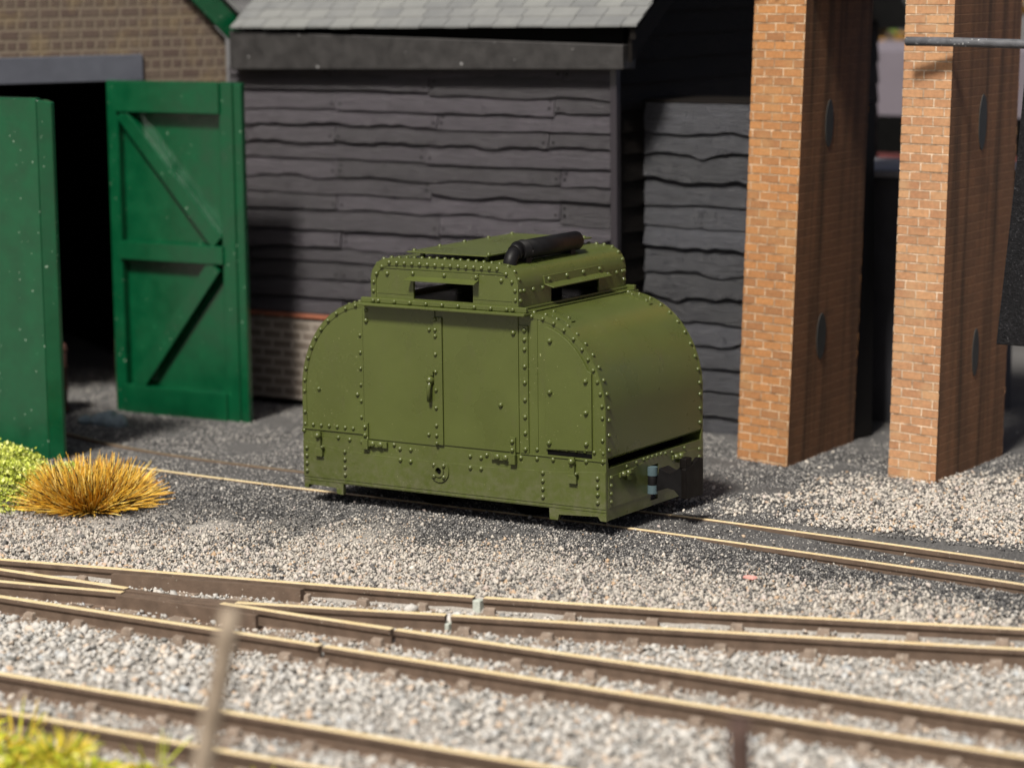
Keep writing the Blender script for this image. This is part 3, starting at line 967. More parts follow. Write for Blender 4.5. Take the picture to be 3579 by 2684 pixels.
# right door post strip and raised cover plate (mirrored on the far side)
for sy in (-1, 1):
    b = MB()
    sgn = 1 if sy < 0 else -1
    b.box((sgn*0.700, sy*(HW-0.001), 0.590), (sgn*0.782, sy*(HW+0.014), 1.632))
    for q in (1.595, 1.519, 1.440, 1.301, 1.170, 1.029, 0.889, 0.757, 0.625):
        b.dome((sgn*0.752, sy*(HW+0.014), q), (0, sy, 0), 0.0185, 0.018)
    for q in (0.630,):
        b.dome((sgn*0.854, sy*HW, q), (0, sy, 0), 0.0175, 0.016)
    b.build('door_post', OL, loco, bevel=0.003)
    b = MB()
    ra = arc(24, 0.628, 0.712, t0=0.0, t1=PI/2)
    top = [p for p in ra if 0.945 <= p[0] <= 1.378]
    out = [(0.945, 0.642), (1.378, 0.660), (1.378, 1.285)]+top[1:]+[(0.945, 1.633)]
    out = [(sgn*p[0], p[1]) for p in out]
    b.plate(out, [], lambda u, v, w, sy=sy: (u, sy*(HW+0.006+w), v), 0.014)
    for q in ((0.996, 1.527), (0.992, 1.111), (1.326, 1.223), (1.329, 0.969), (0.982, 0.696), (1.330, 0.716)):
        b.dome((sgn*q[0], sy*(HW+0.020), q[1]), (0, sy, 0), 0.021, 0.024)
    cp = b.build('cover_plate', OL, loco, bevel=0.003)
    b = MB(); b.box((sgn*0.955, sy*(HW-0.001), 0.598), (sgn*1.37, sy*(HW+0.002), 0.634)); b.build('slot_shade', M['void'], cp)  # black strip standing in for the shade of the gap under the plate

# side frames
for sy in (-1, 1):
    b = MB()
    fr = lambda u, v, w, sy=sy: (u, sy*(HW-0.035+w), v)
    # lower frame with footings and notches
    out = [(-1.5, 0.098), (-1.458, 0.095), (-1.455, 0.128), (-1.165, 0.120), (-1.16, 0.072), (-1.094, 0.066), (-1.090, ZB),
           (0.962, ZB), (0.966, 0.066), (1.044, 0.066), (1.054, 0.112), (1.42, 0.130), (1.442, 0.098), (1.5, 0.096), (1.5, ZF-0.046), (-1.5, ZF-0.046)]
    b.plate(out, [], fr, 0.036)
    # apron plate standing proud below a shallow band
    apr = [(-1.498, 0.195), (1.498, 0.195), (1.498, 0.50), (1.0, 0.462), (0.45, 0.447), (-0.10, 0.440), (-0.60, 0.440), (-1.05, 0.452), (-1.498, 0.505)]
    b.plate(apr, [], lambda u, v, w, sy=sy: (u, sy*(HW-0.001+w), v), 0.010)
    low = [(-1.498, 0.168), (1.498, 0.168), (1.498, 0.190), (-1.498, 0.190)]
    b.plate(low, [], lambda u, v, w, sy=sy: (u, sy*(HW-0.001+w), v), 0.006)
    # joint ledge with its rivets
    b.box((-1.499, sy*(HW-0.001), ZF-0.006), (-0.862, sy*(HW+0.012), ZF+0.008))
    b.box((0.70, sy*(HW-0.001), 0.578), (1.499, sy*(HW+0.010), 0.588))
    yv = sy*(HW+0.0)
    for q in ((-1.49, 0.592), (-1.131, 0.560), (-1.013, 0.552), (-0.884, 0.545), (0.699, 0.548), (0.853, 0.554), (1.005, 0.559), (1.316, 0.572), (1.470, 0.583)):
        b.dome((q[0], yv, q[1]), (0, sy, 0), 0.0185, 0.018)
    for q in ((-0.555, 0.547), (-0.497, 0.517), (-0.387, 0.518), (0.206, 0.518), (0.312, 0.514), (0.368, 0.541)):
        b.dome((q[0], yv, q[1]), (0, sy, 0), 0.0185, 0.018)
    ya = sy*(HW+0.009)
    for q in ((-0.489, 0.425), (-0.384, 0.422), (0.210, 0.422), (0.316, 0.424)):
        b.dome((q[0], ya, q[1]), (0, sy, 0), 0.0185, 0.018)
    for cx in (-1.460, -1.060, 0.911, 1.425):
        for i in range(4):
            b.dome((cx, ya, 0.445-0.066*i), (0, sy, 0), 0.018, 0.018)
    fo = b.build('side_frame', OL, loco, bevel=0.002)
    # round flanged boss
    g = MB()
    n = 28
    ring = lambda r: [(-0.094+r*math.cos(2*PI*i/n), 0.369+r*math.sin(2*PI*i/n)) for i in range(n)]
    g.plate(ring(0.095), [ring(0.030)[::-1]], lambda u, v, w, sy=sy: (u, sy*(HW+0.008+w), v), 0.014)
    g.plate(ring(0.050), [ring(0.030)[::-1]], lambda u, v, w, sy=sy: (u, sy*(HW+0.020+w), v), 0.014)
    for i in range(4):
        t = PI/4+PI/2*i
        g.dome((-0.094+0.068*math.cos(t), sy*(HW+0.022), 0.369+0.068*math.sin(t)), (0, sy, 0), 0.018, 0.017)
    g.cur = 1
    g.plate(ring(0.030), [], lambda u, v, w, sy=sy: (u, sy*(HW+0.0095+w), v), 0.002)
    g.build('pipe_flange', [OL, M['void']], fo)
    # latches
    for lx in (-1.325, 1.196):
        g = MB()
        g.box((lx-0.022, sy*(HW+0.008), 0.40), (lx+0.022, sy*(HW+0.032), 0.60))
        g.dome((lx, sy*(HW+0.032), 0.565), (0, sy, 0), 0.027, 0.03, 10)
        g.box((lx-0.032, sy*(HW+0.008), 0.385), (lx+0.045, sy*(HW+0.04), 0.455))
        g.dome((lx+0.045, sy*(HW+0.03), 0.468), (0, sy, 0), 0.014, 0.02)
        g.build('latch', OL, fo, bevel=0.004)

# buffer beams
for sx in (-1, 1):
    b = MB()
    hole = [(-0.088, 0.145), (0.030, 0.145), (0.030, 0.437), (-0.088, 0.437)]
    b.plate([(-0.77, 0.10), (0.77, 0.10), (0.77, 0.522), (-0.77, 0.522)], [hole], lambda u, v, w, sx=sx: (sx*(1.478+w), u, v), 0.020)
    b.plate([(-0.77, 0.10), (0.77, 0.10), (0.77, 0.192), (-0.77, 0.192)], [], lambda u, v, w, sx=sx: (sx*(1.496+w), u, v), 0.010) if False else None
    b.plate([(-0.77, 0.200), (0.77, 0.200), (0.77, 0.455), (0.30, 0.468), (0.06, 0.500), (-0.08, 0.500), (-0.35, 0.468), (-0.77, 0.455)], [[(-0.0885, 0.2005), (0.0305, 0.2005), (0.0305, 0.437), (-0.0885, 0.437)]], lambda u, v, w, sx=sx: (sx*(1.497+w), u, v), 0.006)
    for q in ((-0.478, 0.498), (-0.322, 0.505), (-0.204, 0.512), (-0.136, 0.513), (-0.061, 0.513), (0.013, 0.512), (0.082, 0.511), (0.158, 0.505), (0.268, 0.495), (0.482, 0.500)):
        b.dome((sx*1.498, q[0], q[1]-0.004), (sx, 0, 0), 0.013, 0.014)
    for yy in (-0.735, 0.735):
        for i in range(4):
            b.dome((sx*1.502, yy, 0.445-0.066*i), (sx, 0, 0), 0.016, 0.016)
    # bottom lip of the opening above the beam
    b.box((sx*1.44, -0.775, 0.515), (sx*1.478, 0.775, 0.522))
    bo = b.build('buffer_beam', OL, loco, bevel=0.002)
    for yy in (-0.50, 0.37):
        g = MB()
        g.box((sx*1.502, yy-0.11, 0.425), (sx*1.518, yy+0.11, 0.465))
        g.dome((sx*1.515, yy-0.06, 0.447), (sx, 0, 0), 0.022, 0.026, 10)
        g.dome((sx*1.515, yy+0.02, 0.447), (sx, 0, 0), 0.022, 0.026, 10)
        g.box((sx*1.502, yy-0.02, 0.39), (sx*1.535, yy+0.045, 0.432))
        g.build('latch', OL, bo, bevel=0.004)
    # dark bulkhead behind the opening
    b = MB(); b.box((sx*1.30, -0.775, 0.12), (sx*1.32, 0.775, 0.95))
    b.build('bulkhead', M['void'], loco)
    # coupler
    cr = MB()
    cr.tube([(sx*1.50, -0.03, 0.33), (sx*1.80, -0.03, 0.33)], 0.02, 8)
    for (z0, z1) in ((0.365, 0.435), (0.215, 0.285)):
        cr.tube([(sx*1.535, -0.12, z0), (sx*1.535, -0.12, z1)], 0.043, 20, smooth=False)
    cr2 = MB()
    cr2.tube([(sx*1.535, -0.12, 0.284), (sx*1.535, -0.12, 0.366)], 0.040, 20)
    pr = [(1.565, 0.235), (1.60, 0.43), (1.66, 0.405), (1.70, 0.395), (1.745, 0.415), (1.80, 0.46), (1.835, 0.46), (1.835, 0.205), (1.80, 0.205), (1.74, 0.262), (1.68, 0.272), (1.63, 0.255)]
    cr2.plate([(sx*p[0], p[1]) for p in pr], [], lambda u, v, w: (u, -0.13+w, v), 0.16)
    c2 = cr2.build('coupler', M['black_paint'], loco, bevel=0.006)
    cr.build('coupler_pivot', M['pale_blue'], c2)
    hd = MB()
    hd.plate([(-0.175, 0.205), (0.125, 0.19), (0.125, 0.50), (0.06, 0.515), (-0.05, 0.47), (-0.175, 0.455)], [], lambda u, v, w, sx=sx: (sx*(1.83+w), u, v), 0.045)
    hd.box((sx*1.80, -0.150, 0.45), (sx*1.865, -0.05, 0.535))
    hd.build('coupler_head', M['brown_black'], c2, bevel=0.010)

# wheels in the dark under the frames
for xx in (-0.48, 0.48):
    for sy in (-1, 1):
        b = MB()
        y0 = sy*0.325
        b.tube([(xx, y0-0.045, RT+0.23), (xx, y0+0.045, RT+0.23)], 0.23, 28)
        b.tube([(xx, y0-sy*0.045, RT+0.23), (xx, y0-sy*0.065, RT+0.23)], 0.245, 28)
        b.build('wheel', M['void'], loco)
b = MB()
for xx in (-0.48, 0.48):
    b.tube([(xx, -0.3, RT+0.23), (xx, 0.3, RT+0.23)], 0.04, 10)
b.box((-1.3, -0.26, 0.25), (1.3, 0.26, 0.55))
b.build('chassis', M['void'], loco)

# cab
CX, CY, ZR = 0.724, 0.861, 2.118
def cabprof(rx, zt, n=10, z0=ZC-0.02, r=0.185):
    right = [(rx, z0)]+[(rx-r+r*math.cos(PI/2*i/n), zt-r+r*math.sin(PI/2*i/n)) for i in range(n+1)]
    crown = [((rx-r)*(1-2*i/8), zt+0.012*(1-((i-4)/4)**2)) for i in range(1, 8)]
    left = [(-p[0], p[1]) for p in reversed(right)]
    return right+crown+left
for sy in (-1, 1):
    b = MB()
    out = cabprof(CX-0.004, ZR-0.004)
    win = [(-0.300, 1.792), (0.285, 1.792), (0.285, 1.955), (-0.300, 1.955)]
    b.plate(out, [win], lambda u, v, w, sy=sy: (u, sy*(CY-0.03+w), v), 0.022)
    # rim angle round the arch
    ro = cabprof(CX, ZR); ri = cabprof(CX-0.052, ZR-0.062, z0=ZC-0.02, r=0.14)
    b.plate(ro+ri[::-1], [], lambda u, v, w, sy=sy: (u, sy*(CY-0.010+w), v), 0.008)
    for i in range(15):
        xx = -0.535+1.06*i/14
        b.dome((xx, sy*(CY-0.002), 2.083), (0, sy, 0), 0.0175, 0.016)
    for sgx in (-1, 1):
        for q in ((0.61, 2.045), (0.665, 1.985), (0.694, 1.915), (0.697, 1.840)):
            b.dome((sgx*q[0], sy*(CY-0.002), q[1]), (0, sy, 0), 0.0165, 0.016)
        b.dome((sgx*0.560, sy*(CY-0.008), 1.990), (0, sy, 0), 0.019, 0.018)
    # thin ledge lines
    b.box((-0.61, sy*(CY-0.009), 2.035), (0.61, sy*(CY-0.001), 2.043))
    for (x0, x1) in ((-0.66, -0.305), (0.29, 0.66)):
        b.box((x0, sy*(CY-0.009), 1.823), (x1, sy*(CY-0.004), 1.829))
    co = b.build('cab_front', OL, loco, bevel=0.002)
    hb = MB()
    y0, y1 = sy*(CY-0.009), sy*(CY+0.075)
    hb.hexa([(-0.315, y0, 1.978), (0.345, y0, 1.978), (0.345, sy*(CY+0.004), 1.978), (-0.315, sy*(CY+0.004), 1.978), (-0.315, y0, 2.030), (0.345, y0, 2.030), (0.345, sy*(CY+0.004), 2.030), (-0.315, sy*(CY+0.004), 2.030)])
    hb.hexa([(-0.315, y0, 1.975), (0.345, y0, 1.975), (0.352, y1, 1.948), (-0.340, y1, 1.948), (-0.315, y0, 1.985), (0.345, y0, 1.985), (0.352, y1, 1.958), (-0.340, y1, 1.958)])
    for xx in (-0.295, 0.015, 0.325):
        hb.dome((xx, sy*(CY+0.004), 2.006), (0, sy, 0), 0.018, 0.017)
    hb.build('window_hood', OL, co, bevel=0.002)
# roof and cab ends
rb = MB()
pf = cabprof(CX, ZR, 12)
core = pf[1:-1]
for a, w0 in ((0.0, 0), (0.016, 1)):
    q = [(p[0]*(1-a/CX), p[1]-a) for p in core]
    rb.sweep(q, -CY+0.004, CY-0.004, lambda u, v, y: (u, y, v), smooth=True)
for yy in (-CY+0.004, CY-0.004):
    q0 = core; q1 = [(p[0]*(1-0.016/CX), p[1]-0.016) for p in core]
    n = len(q0)
    rb.add([(p[0], yy, p[1]) for p in q0]+[(p[0], yy, p[1]) for p in q1], [(i, i+1, i+1+n, i+n) for i in range(n-1)])
for sy in (-1, 1):
    for i in range(15):
        xx = -0.53+1.06*i/14
        rb.dome((xx, sy*(CY-0.035), ZR+0.012*(1-(xx/0.54)**2)), (0, 0, 1), 0.0165, 0.017)
    for t in (0.25, 0.5, 0.75):
        for sgx in (-1, 1):
            rb.dome((sgx*(CX-0.185+0.185*math.cos(PI/2*t)), sy*(CY-0.035), ZR-0.185+0.185*math.sin(PI/2*t)), (sgx*math.cos(PI/2*t), 0, math.sin(PI/2*t)), 0.0165, 0.017)
roof = rb.build('cab_roof', OL, loco, fix=False)
for sx in (-1, 1):
    b = MB()
    zt = ZR-0.185
    hole = [(-0.356, 1.763), (0.408, 1.763), (0.408, 1.897), (-0.356, 1.897)]
    b.plate([(-CY+0.004, ZC-0.02), (CY-0.004, ZC-0.02), (CY-0.004, zt), (-CY+0.004, zt)], [hole], lambda u, v, w, sx=sx: (sx*(CX-0.016+w), u, v), 0.016)
    for q in ((-0.828, 1.910), (-0.828, 1.831), (-0.774, 1.908), (-0.632, 1.906), (-0.489, 1.903), (0.564, 1.904), (0.703, 1.904), (0.800, 1.906), (0.828, 1.906), (0.828, 1.831)):
        b.dome((sx*CX, q[0], q[1]), (sx, 0, 0), 0.0165, 0.016)
    co = b.build('cab_end', OL, loco, bevel=0.001)
    hb = MB()
    hb.hexa([(sx*(CX-0.004), -0.47, 1.93), (sx*(CX+0.012), -0.47, 1.93), (sx*(CX+0.012), 0.47, 1.93), (sx*(CX-0.004), 0.47, 1.93),
             (sx*(CX-0.02), -0.47, 1.995), (sx*(CX+0.004), -0.47, 1.995), (sx*(CX+0.004), 0.47, 1.995), (sx*(CX-0.02), 0.47, 1.995)])
    hb.hexa([(sx*(CX), -0.47, 1.925), (sx*(CX+0.085), -0.455, 1.898), (sx*(CX+0.085), 0.49, 1.898), (sx*(CX), 0.48, 1.925),
             (sx*(CX), -0.47, 1.936), (sx*(CX+0.087), -0.455, 1.908), (sx*(CX+0.087), 0.49, 1.908), (sx*(CX), 0.48, 1.936)])
    for q in (-0.40, -0.12, 0.14, 0.41):
        hb.dome((sx*(CX+0.007), q, 1.966), (sx, 0, 0.2), 0.019, 0.018)
    hb.build('window_hood', OL, co, bevel=0.002)
# ledge (angle) under the cab
b = MB()
for sy in (-1, 1):
    b.box((-0.812, sy*(CY-0.012), 1.742), (0.812, sy*0.886, 1.785))
    b.box((-0.815, sy*(HW-0.02), 1.716), (0.815, sy*0.925, 1.741))
    for q in (-0.684, -0.632, -0.470, -0.315, -0.155, 0.003, 0.16, 0.318, 0.476, 0.629, 0.688):
        b.dome((q, sy*0.886, 1.763), (0, sy, 0), 0.0185, 0.018)
for sx in (-1, 1):
    b.box((sx*(CX-0.01), -0.885, 1.738), (sx*0.80, 0.885, 1.752))
    b.box((sx*0.795, -0.885, 1.742), (sx*0.812, 0.885, 1.786)) if False else None
    b.box((sx*0.726, -0.86, 1.752), (sx*0.745, 0.86, 1.775))
b.build('cab_ledge', OL, loco, bevel=0.007)
# cab floor so the inside stays dark
b = MB(); b.box((-0.70, -0.80, 1.66), (0.70, 0.80, 1.69)); b.build('cab_floor', M['void'], loco)
b = MB(); b.box((-0.10, -0.28, 1.69), (0.45, 0.30, 2.02)); b.build('engine_casing', M['black_paint'], loco, bevel=0.05)
# roof hatch plate
b = MB()
hx0, hx1, hy0, hy1, hzz = -0.385, 0.405, -0.82, 0.83, 2.180
b.hexa([(hx0, hy0, hzz-0.012), (hx1, hy0, hzz-0.012), (hx1, hy1, hzz-0.012), (hx0-0.01, hy1, hzz-0.012), (hx0, hy0, hzz), (hx1, hy0, hzz), (hx1, hy1, hzz), (hx0-0.01, hy1, hzz)])
for sx_, sxx in ((hx0+0.03, 0), (hx1-0.03, 0)):
    for i in range(5):
        b.dome((sx_, hy0+0.07+i*0.375, hzz), (0, 0, 1), 0.016, 0.018)
for px in (hx0+0.08, hx1-0.08):
    for py in (hy0+0.12, 0, hy1-0.12):
        b.tube([(px, py, 2.115), (px, py, hzz-0.01)], 0.022, 8)
b.build('roof_hatch', OL, roof, bevel=0.002)
# silencer with elbow and strap
b = MB()
cx, cz = 0.560, 2.206
b.tube([(cx, -0.60, cz), (cx, 0.31, cz)], 0.080, 24)
b.tube([(cx, -0.66, cz), (cx, -0.615, cz)], [0.050, 0.070], 20)
b.tube([(cx, 0.30, cz), (cx, 0.36, cz), (cx, 0.39, cz-0.03)], [0.032, 0.030, 0.028], 12)
el = [(cx, -0.62-0.10*math.sin(t), cz-0.10+0.085*math.cos(t)) for t in [PI/2*i/8 for i in range(9)]]+[(cx, -0.72, 2.08)]
b.tube(el, 0.058, 16)
b.tube([(cx, -0.655, cz-0.016), (cx, -0.625, cz-0.010)], 0.066, 16)
b.box((cx-0.05, -0.55, 2.10), (cx+0.05, -0.47, 2.16)); b.box((cx-0.05, 0.15, 2.10), (cx+0.05, 0.22, 2.16))
si = b.build('silencer', M['black_paint'], roof)
b = MB()
ring = [(cx+0.082*math.cos(t), -0.515+0.02*math.cos(t), cz+0.082*math.sin(t)) for t in [2*PI*i/20 for i in range(21)]]
b.tube(ring, 0.005, 6)
b.build('strap', M['black_paint'], si)

# ------------------------------------------------------------------ plank cladding
def clad(b, x0, x1, z0, z1, yf, rowh, seams, rng, amp=0.012, nails=True, lap=0.030):
    """waney-edged boards lapping downwards on a wall facing -y; boards are lit as real relief"""
    z = z0; r = 0
    while z < z1-0.02:
        h = rowh*rng.uniform(0.86, 1.14)
        top = min(z+h, z1)
        if z1-top < rowh*0.4: top = z1
        cut = sorted(s+rng.uniform(-0.06, 0.06) for s in seams[r % len(seams)])
        xe = [x0]+[c for c in cut if x0+0.2 < c < x1-0.2]+[x1]
        for a, c in zip(xe[:-1], xe[1:]):
            n = max(3, int((c-a)/0.045)); ph = rng.uniform(0, 50); dz = rng.uniform(-0.030, 0.022); am = amp*rng.uniform(0.35, 1.9)
            lp = lap*rng.uniform(0.75, 1.25)
            vs = []; lows = []
            g = 0.004
            for i in range(n+1):
                xx = a+g+(c-a-2*g)*i/n
                lo = z+dz+am*(noise.noise(Vector((xx*1.7+ph, ph, 0)))*1.5+noise.noise(Vector((xx*6+ph, 3, ph)))*0.6+abs(noise.noise(Vector((xx*4+ph, 9, ph))))*0.9)
                if z <= z0+1e-6: lo = z0
                lows.append(lo)
                hi = top+0.05 if top < z1 else z1
                bow = 0.004*noise.noise(Vector((xx*3, z*4, ph)))
                vs += [(xx, yf+0.012, lo), (xx, yf-lp+bow, lo), (xx, yf-lp*0.72+bow, lo+(hi-lo)*0.4), (xx, yf-0.002, hi)]
            fs = []; uv = []
            ofs = rng.uniform(0, 40)
            for i in range(n):
                for k in range(3):
                    q = (i*4+k, (i+1)*4+k, (i+1)*4+k+1, i*4+k+1)
                    fs.append(q)
                    uv.append([(vs[t][0]+ofs, vs[t][2]+ofs*0.37) for t in q])
            fs.append((0, 1, 2, 3)); uv.append([(0, 0)]*4)
            fs.append(tuple(n*4+t for t in (3, 2, 1, 0))); uv.append([(0, 0)]*4)
            b.cur = 0
            b.add(vs, fs, uv)
            if nails:
                for xe_ in (a, c):
                    if x0+0.05 < xe_ < x1-0.05:
                        sg = 1 if xe_ == a else -1
                        for zz in (0.32, 0.68):
                            xx = xe_+sg*rng.uniform(0.045, 0.06); zc = z+(top-z)*zz
                            yy = yf-lp*(0.80 if zz < 0.5 else 0.42)-0.004
                            b.cur = 1
                            rr = 0.014
                            b.add([(xx+rr*math.cos(2*PI*q/8), yy-0.002, zc+rr*math.sin(2*PI*q/8)) for q in range(8)]+[(xx, yy+0.006, zc)], [(7, 6, 5, 4, 3, 2, 1, 0)])
        z = top; r += 1
    b.cur = 0

rgp = random.Random(21)
XL, XR, YW = -5.70, -1.03, 3.64
shed = empty('timber_shed', (-3.3, YW, -0.1), 'long black weatherboarded shed with pale slate roof behind the locomotive', 'shed')
b = MB()
clad(b, XL, XR, 0.90, 3.52, YW, 0.174, [[-4.30, -1.62], [-3.12], [-4.35, -1.56], [-3.18], [-4.3, -1.68], [-3.1]], rgp, amp=0.019, lap=0.042)
b.build('plank_wall', [M['plank'], M['void']], shed, fix=False)
b = MB()
b.plate([(XL, -0.03), (XR, -0.03), (XR, 0.845), (XL, 0.845)], [], lambda u, v, w: (u, YW-0.045+w, v), 0.06)
pl = b.build('brick_plinth', M['plinth_brick'], shed)
b = MB(); b.box((XL, YW-0.075, 0.845), (XR, YW+0.02, 0.885)); b.build('plinth_ledge', M['brick_red'], shed, bevel=0.008)
b = MB(); b.box((XL, YW-0.03, -0.13), (XR, YW+0.02, -0.03)); b.build('foundation', M['void'], shed)
b = MB()
b.box((XR, YW-0.050, -0.13), (XR+0.075, YW+0.03, 3.5)); b.build('corner_post', M['plank'], shed, bevel=0.006)
# fascia: a tapered boxed board, deeper at the left
b = MB()
fx0, fx1 = -5.56, -0.80
b.hexa([(fx0, 3.45, 3.435), (fx1, 3.45, 3.487), (fx1, 3.70, 3.487), (fx0, 3.70, 3.435), (fx0, 3.45, 3.835), (fx1, 3.45, 3.725), (fx1, 3.70, 3.725), (fx0, 3.70, 3.835)])
b.build('fascia', M['fascia'], shed, bevel=0.012)
b = MB(); b.hexa([(-5.5, 3.56, 3.75), (-0.86, 3.56, 3.70), (-0.86, 3.66, 3.70), (-5.5, 3.66, 3.75), (-5.5, 3.56, 3.93), (-0.86, 3.56, 4.00), (-0.86, 3.66, 4.05), (-5.5, 3.66, 3.99)]); b.build('eave_gap_shade_fill', M['void'], shed)  # black box added to fill the gap under the slates with shade
# slates
b = MB()
ey, ez0, ez1 = 3.40, 3.862, 3.895
tan = 0.70
ex0, ex1 = -5.50, -0.62
rows = 26
for r in range(rows):
    s0 = r*0.125
    xx = ex0-rgp.uniform(0, 0.2)
    while xx < ex1:
        wv = rgp.uniform(0.27, 0.31)
        xa, xb = max(xx, ex0), min(xx+wv-0.008, ex1)
        xx += wv
        if xb-xa < 0.03: continue
        ja = rgp.uniform(-0.006, 0.006)
        def ZZ(x, s): return ez0+(ez1-ez0)*(x-ex0)/(ex1-ex0)+s*tan
        sa = s0+ja; sb = s0+0.20
        th = 0.024
        b.hexa([(xa, ey+sa, ZZ(xa, sa)+0.002), (xb, ey+sa, ZZ(xb, sa)+0.002), (xb, ey+sb, ZZ(xb, sb)-0.012), (xa, ey+sb, ZZ(xa, sb)-0.012),
                (xa, ey+sa, ZZ(xa, sa)+th), (xb, ey+sa, ZZ(xb, sa)+th), (xb, ey+sb, ZZ(xb, sb)+0.002), (xa, ey+sb, ZZ(xa, sb)+0.002)])
b.build('slate_roof', M['slate'], shed)
b = MB()
b.hexa([(ex0, ey+0.06, ez0-0.02), (ex1-0.02, ey+0.06, ez1-0.02), (ex1-0.02, 6.6, ez1-0.03+3.2*tan), (ex0, 6.6, ez0-0.03+3.2*tan), (ex0, ey+0.06, ez0+0.012), (ex1-0.02, ey+0.06, ez1+0.012), (ex1-0.02, 6.6, ez1+3.14*tan), (ex0, 6.6, ez0+3.14*tan)])
b.build('roof_boards', M['void'], shed)
b = MB()
b.hexa([(-5.5, 6.58, ez0+3.14*tan), (ex1, 6.58, ez1+3.14*tan), (ex1, 9.9, 3.7), (-5.5, 9.9, 3.7), (-5.5, 6.58, ez0+3.2*tan), (ex1, 6.58, ez1+3.2*tan), (ex1, 9.9, 3.76), (-5.5, 9.9, 3.76)])
b.build('back_roof_slope', M['slate'], shed)
# gable end, its shade put into the timber colour
b = MB()
gx = XR+0.03
b.plate([(YW+0.02, -0.13), (9.6, -0.13), (9.6, 3.75), (6.6, 6.0), (YW+0.02, 3.90)], [], lambda u, v, w: (gx-0.03+w, u, v), 0.03)
zz = 0.0
while zz < 5.8:
    h = 0.235*rgp.uniform(0.9, 1.1)
    ymax = 9.6 if zz < 3.6 else 9.6-(zz-3.6)/0.72
    ymin = YW+0.04 if zz < 3.7 else YW+0.04+(zz-3.6)/0.72
    if ymax-ymin > 0.3:
        n = 60
        vs = []; fs = []; uv = []
        for i in range(n+1):
            yy = ymin+(ymax-ymin)*i/n
            lo = zz+0.012*noise.noise(Vector((yy*2.5, zz*9, 0)))+0.008*noise.noise(Vector((yy*9, zz*9, 1)))
            vs += [(gx, yy, lo), (gx+0.03, yy, lo), (gx+0.004, yy, zz+h)]
        for i in range(n):
            for k in range(2):
                q = (i*3+k, i*3+k+1, (i+1)*3+k+1, (i+1)*3+k)
                fs.append(q); uv.append([(vs[t][1], vs[t][2]) for t in q])
        b.add(vs, fs, uv)
    zz += h
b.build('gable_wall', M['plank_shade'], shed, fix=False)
b = MB()
for (dy, dz, th, xx0, xx1) in ((0.12, -0.34, 0.24, -0.78, -0.74), (0.05, -0.12, 0.10, -0.72, -0.66)):
    y0, y1 = ey+dy, 6.6
    zb0 = ez1+dz; zb1 = zb0+(y1-y0)*tan
    b.hexa([(xx0, y0, zb0), (xx1, y0, zb0), (xx1, y1, zb1), (xx0, y1, zb1), (xx0, y0, zb0+th), (xx1, y0, zb0+th), (xx1, y1, zb1+th), (xx0, y1, zb1+th)])
b.build('bargeboard', M['plank_shade'], shed)
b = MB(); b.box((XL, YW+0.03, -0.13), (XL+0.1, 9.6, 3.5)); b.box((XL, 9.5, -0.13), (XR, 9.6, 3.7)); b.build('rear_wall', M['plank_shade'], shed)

# lean-to with wide boards
lean = empty('boarded_lean_to', (0.1, 4.2, -0.1), 'lower lean-to of wide blue-black waney boards beside the left brick pier', 'lean-to')
b = MB()
rgl = random.Random(8)
clad(b, -0.985, 1.16, -0.13, 3.14, 4.2, 0.232, [[]], rgl, amp=0.030, nails=False, lap=0.05)
b.build('plank_wall', [M['plank_blue'], M['void']], lean, fix=False)
b = MB()
b.box((-0.985, 4.215, -0.13), (1.16, 4.25, 3.12)); b.box((1.11, 4.255, -0.13), (1.16, 4.9, 3.12)); b.box((-0.99, 4.19, 3.142), (1.17, 4.9, 3.17))
b.build('backing', M['plank_shade'], lean)

# ------------------------------------------------------------------ brick engine shed
bs = empty('brick_engine_shed', (-6.45, 2.45, -0.1), 'brown brick engine shed with open green doors and grey lintel', 'engine shed')
AX = Vector((0.515, 0.857, 0)); NX = Vector((0.857, -0.515, 0))     # along the wall, out of the wall
O0 = Vector((-6.45, 2.45, 0))
def W(s, z, w): p = O0+AX*s+NX*w; return (p.x, p.y, z)
b = MB()
wall = [(1.37, -0.13), (1.37, 3.76), (-1.7, 6.9), (-4.6, 3.78), (-4.6, -0.13), (-3.05, -0.13), (-3.05, 3.34), (0.16, 3.34), (0.16, -0.13)]
b.plate(wall, [], lambda u, v, w: W(u, v, w-0.25), 0.25)
b.build('brick_wall', M['shed_brick'], bs)
b = MB()
b.plate([(-3.4, 3.342), (0.44, 3.342), (0.44, 3.612), (-3.4, 3.612)], [], lambda u, v, w: W(u, v, w+0.002), 0.03)
b.build('lintel', M['lintel'], bs, bevel=0.008)
# bargeboards and roof
b = MB()
sl = (6.9-3.76)/(1.37+1.7)
def barge(sa, sb, za, zb, th, w0, w1):
    b.hexa([W(sa, za, w0), W(sb, zb, w0), W(sb, zb, w1), W(sa, za, w1), W(sa, za+th, w0), W(sb, zb+th, w0), W(sb, zb+th, w1), W(sa, za+th, w1)])
barge(1.52, -1.7, 3.60, 3.60+3.22*sl, 0.33, 0.06, 0.10)
barge(-4.9, -1.7, 3.52, 3.60+3.22*sl, 0.33, 0.06, 0.10)
b.build('bargeboard', M['green'], bs, bevel=0.006)
b = MB()
barge(1.62, -1.7, 3.86, 3.86+3.32*sl, 0.06, -6.0, 0.16)
barge(-5.0, -1.7, 3.72, 3.86+3.32*sl, 0.06, -6.0, 0.16)
b.build('roof', M['slate'], bs)
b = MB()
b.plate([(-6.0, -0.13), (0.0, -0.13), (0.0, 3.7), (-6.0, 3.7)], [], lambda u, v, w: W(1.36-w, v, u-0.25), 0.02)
b.plate([(-6.0, -0.13), (0.0, -0.13), (0.0, 3.7), (-6.0, 3.7)], [], lambda u, v, w: W(-4.6+w, v, u-0.25), 0.02)
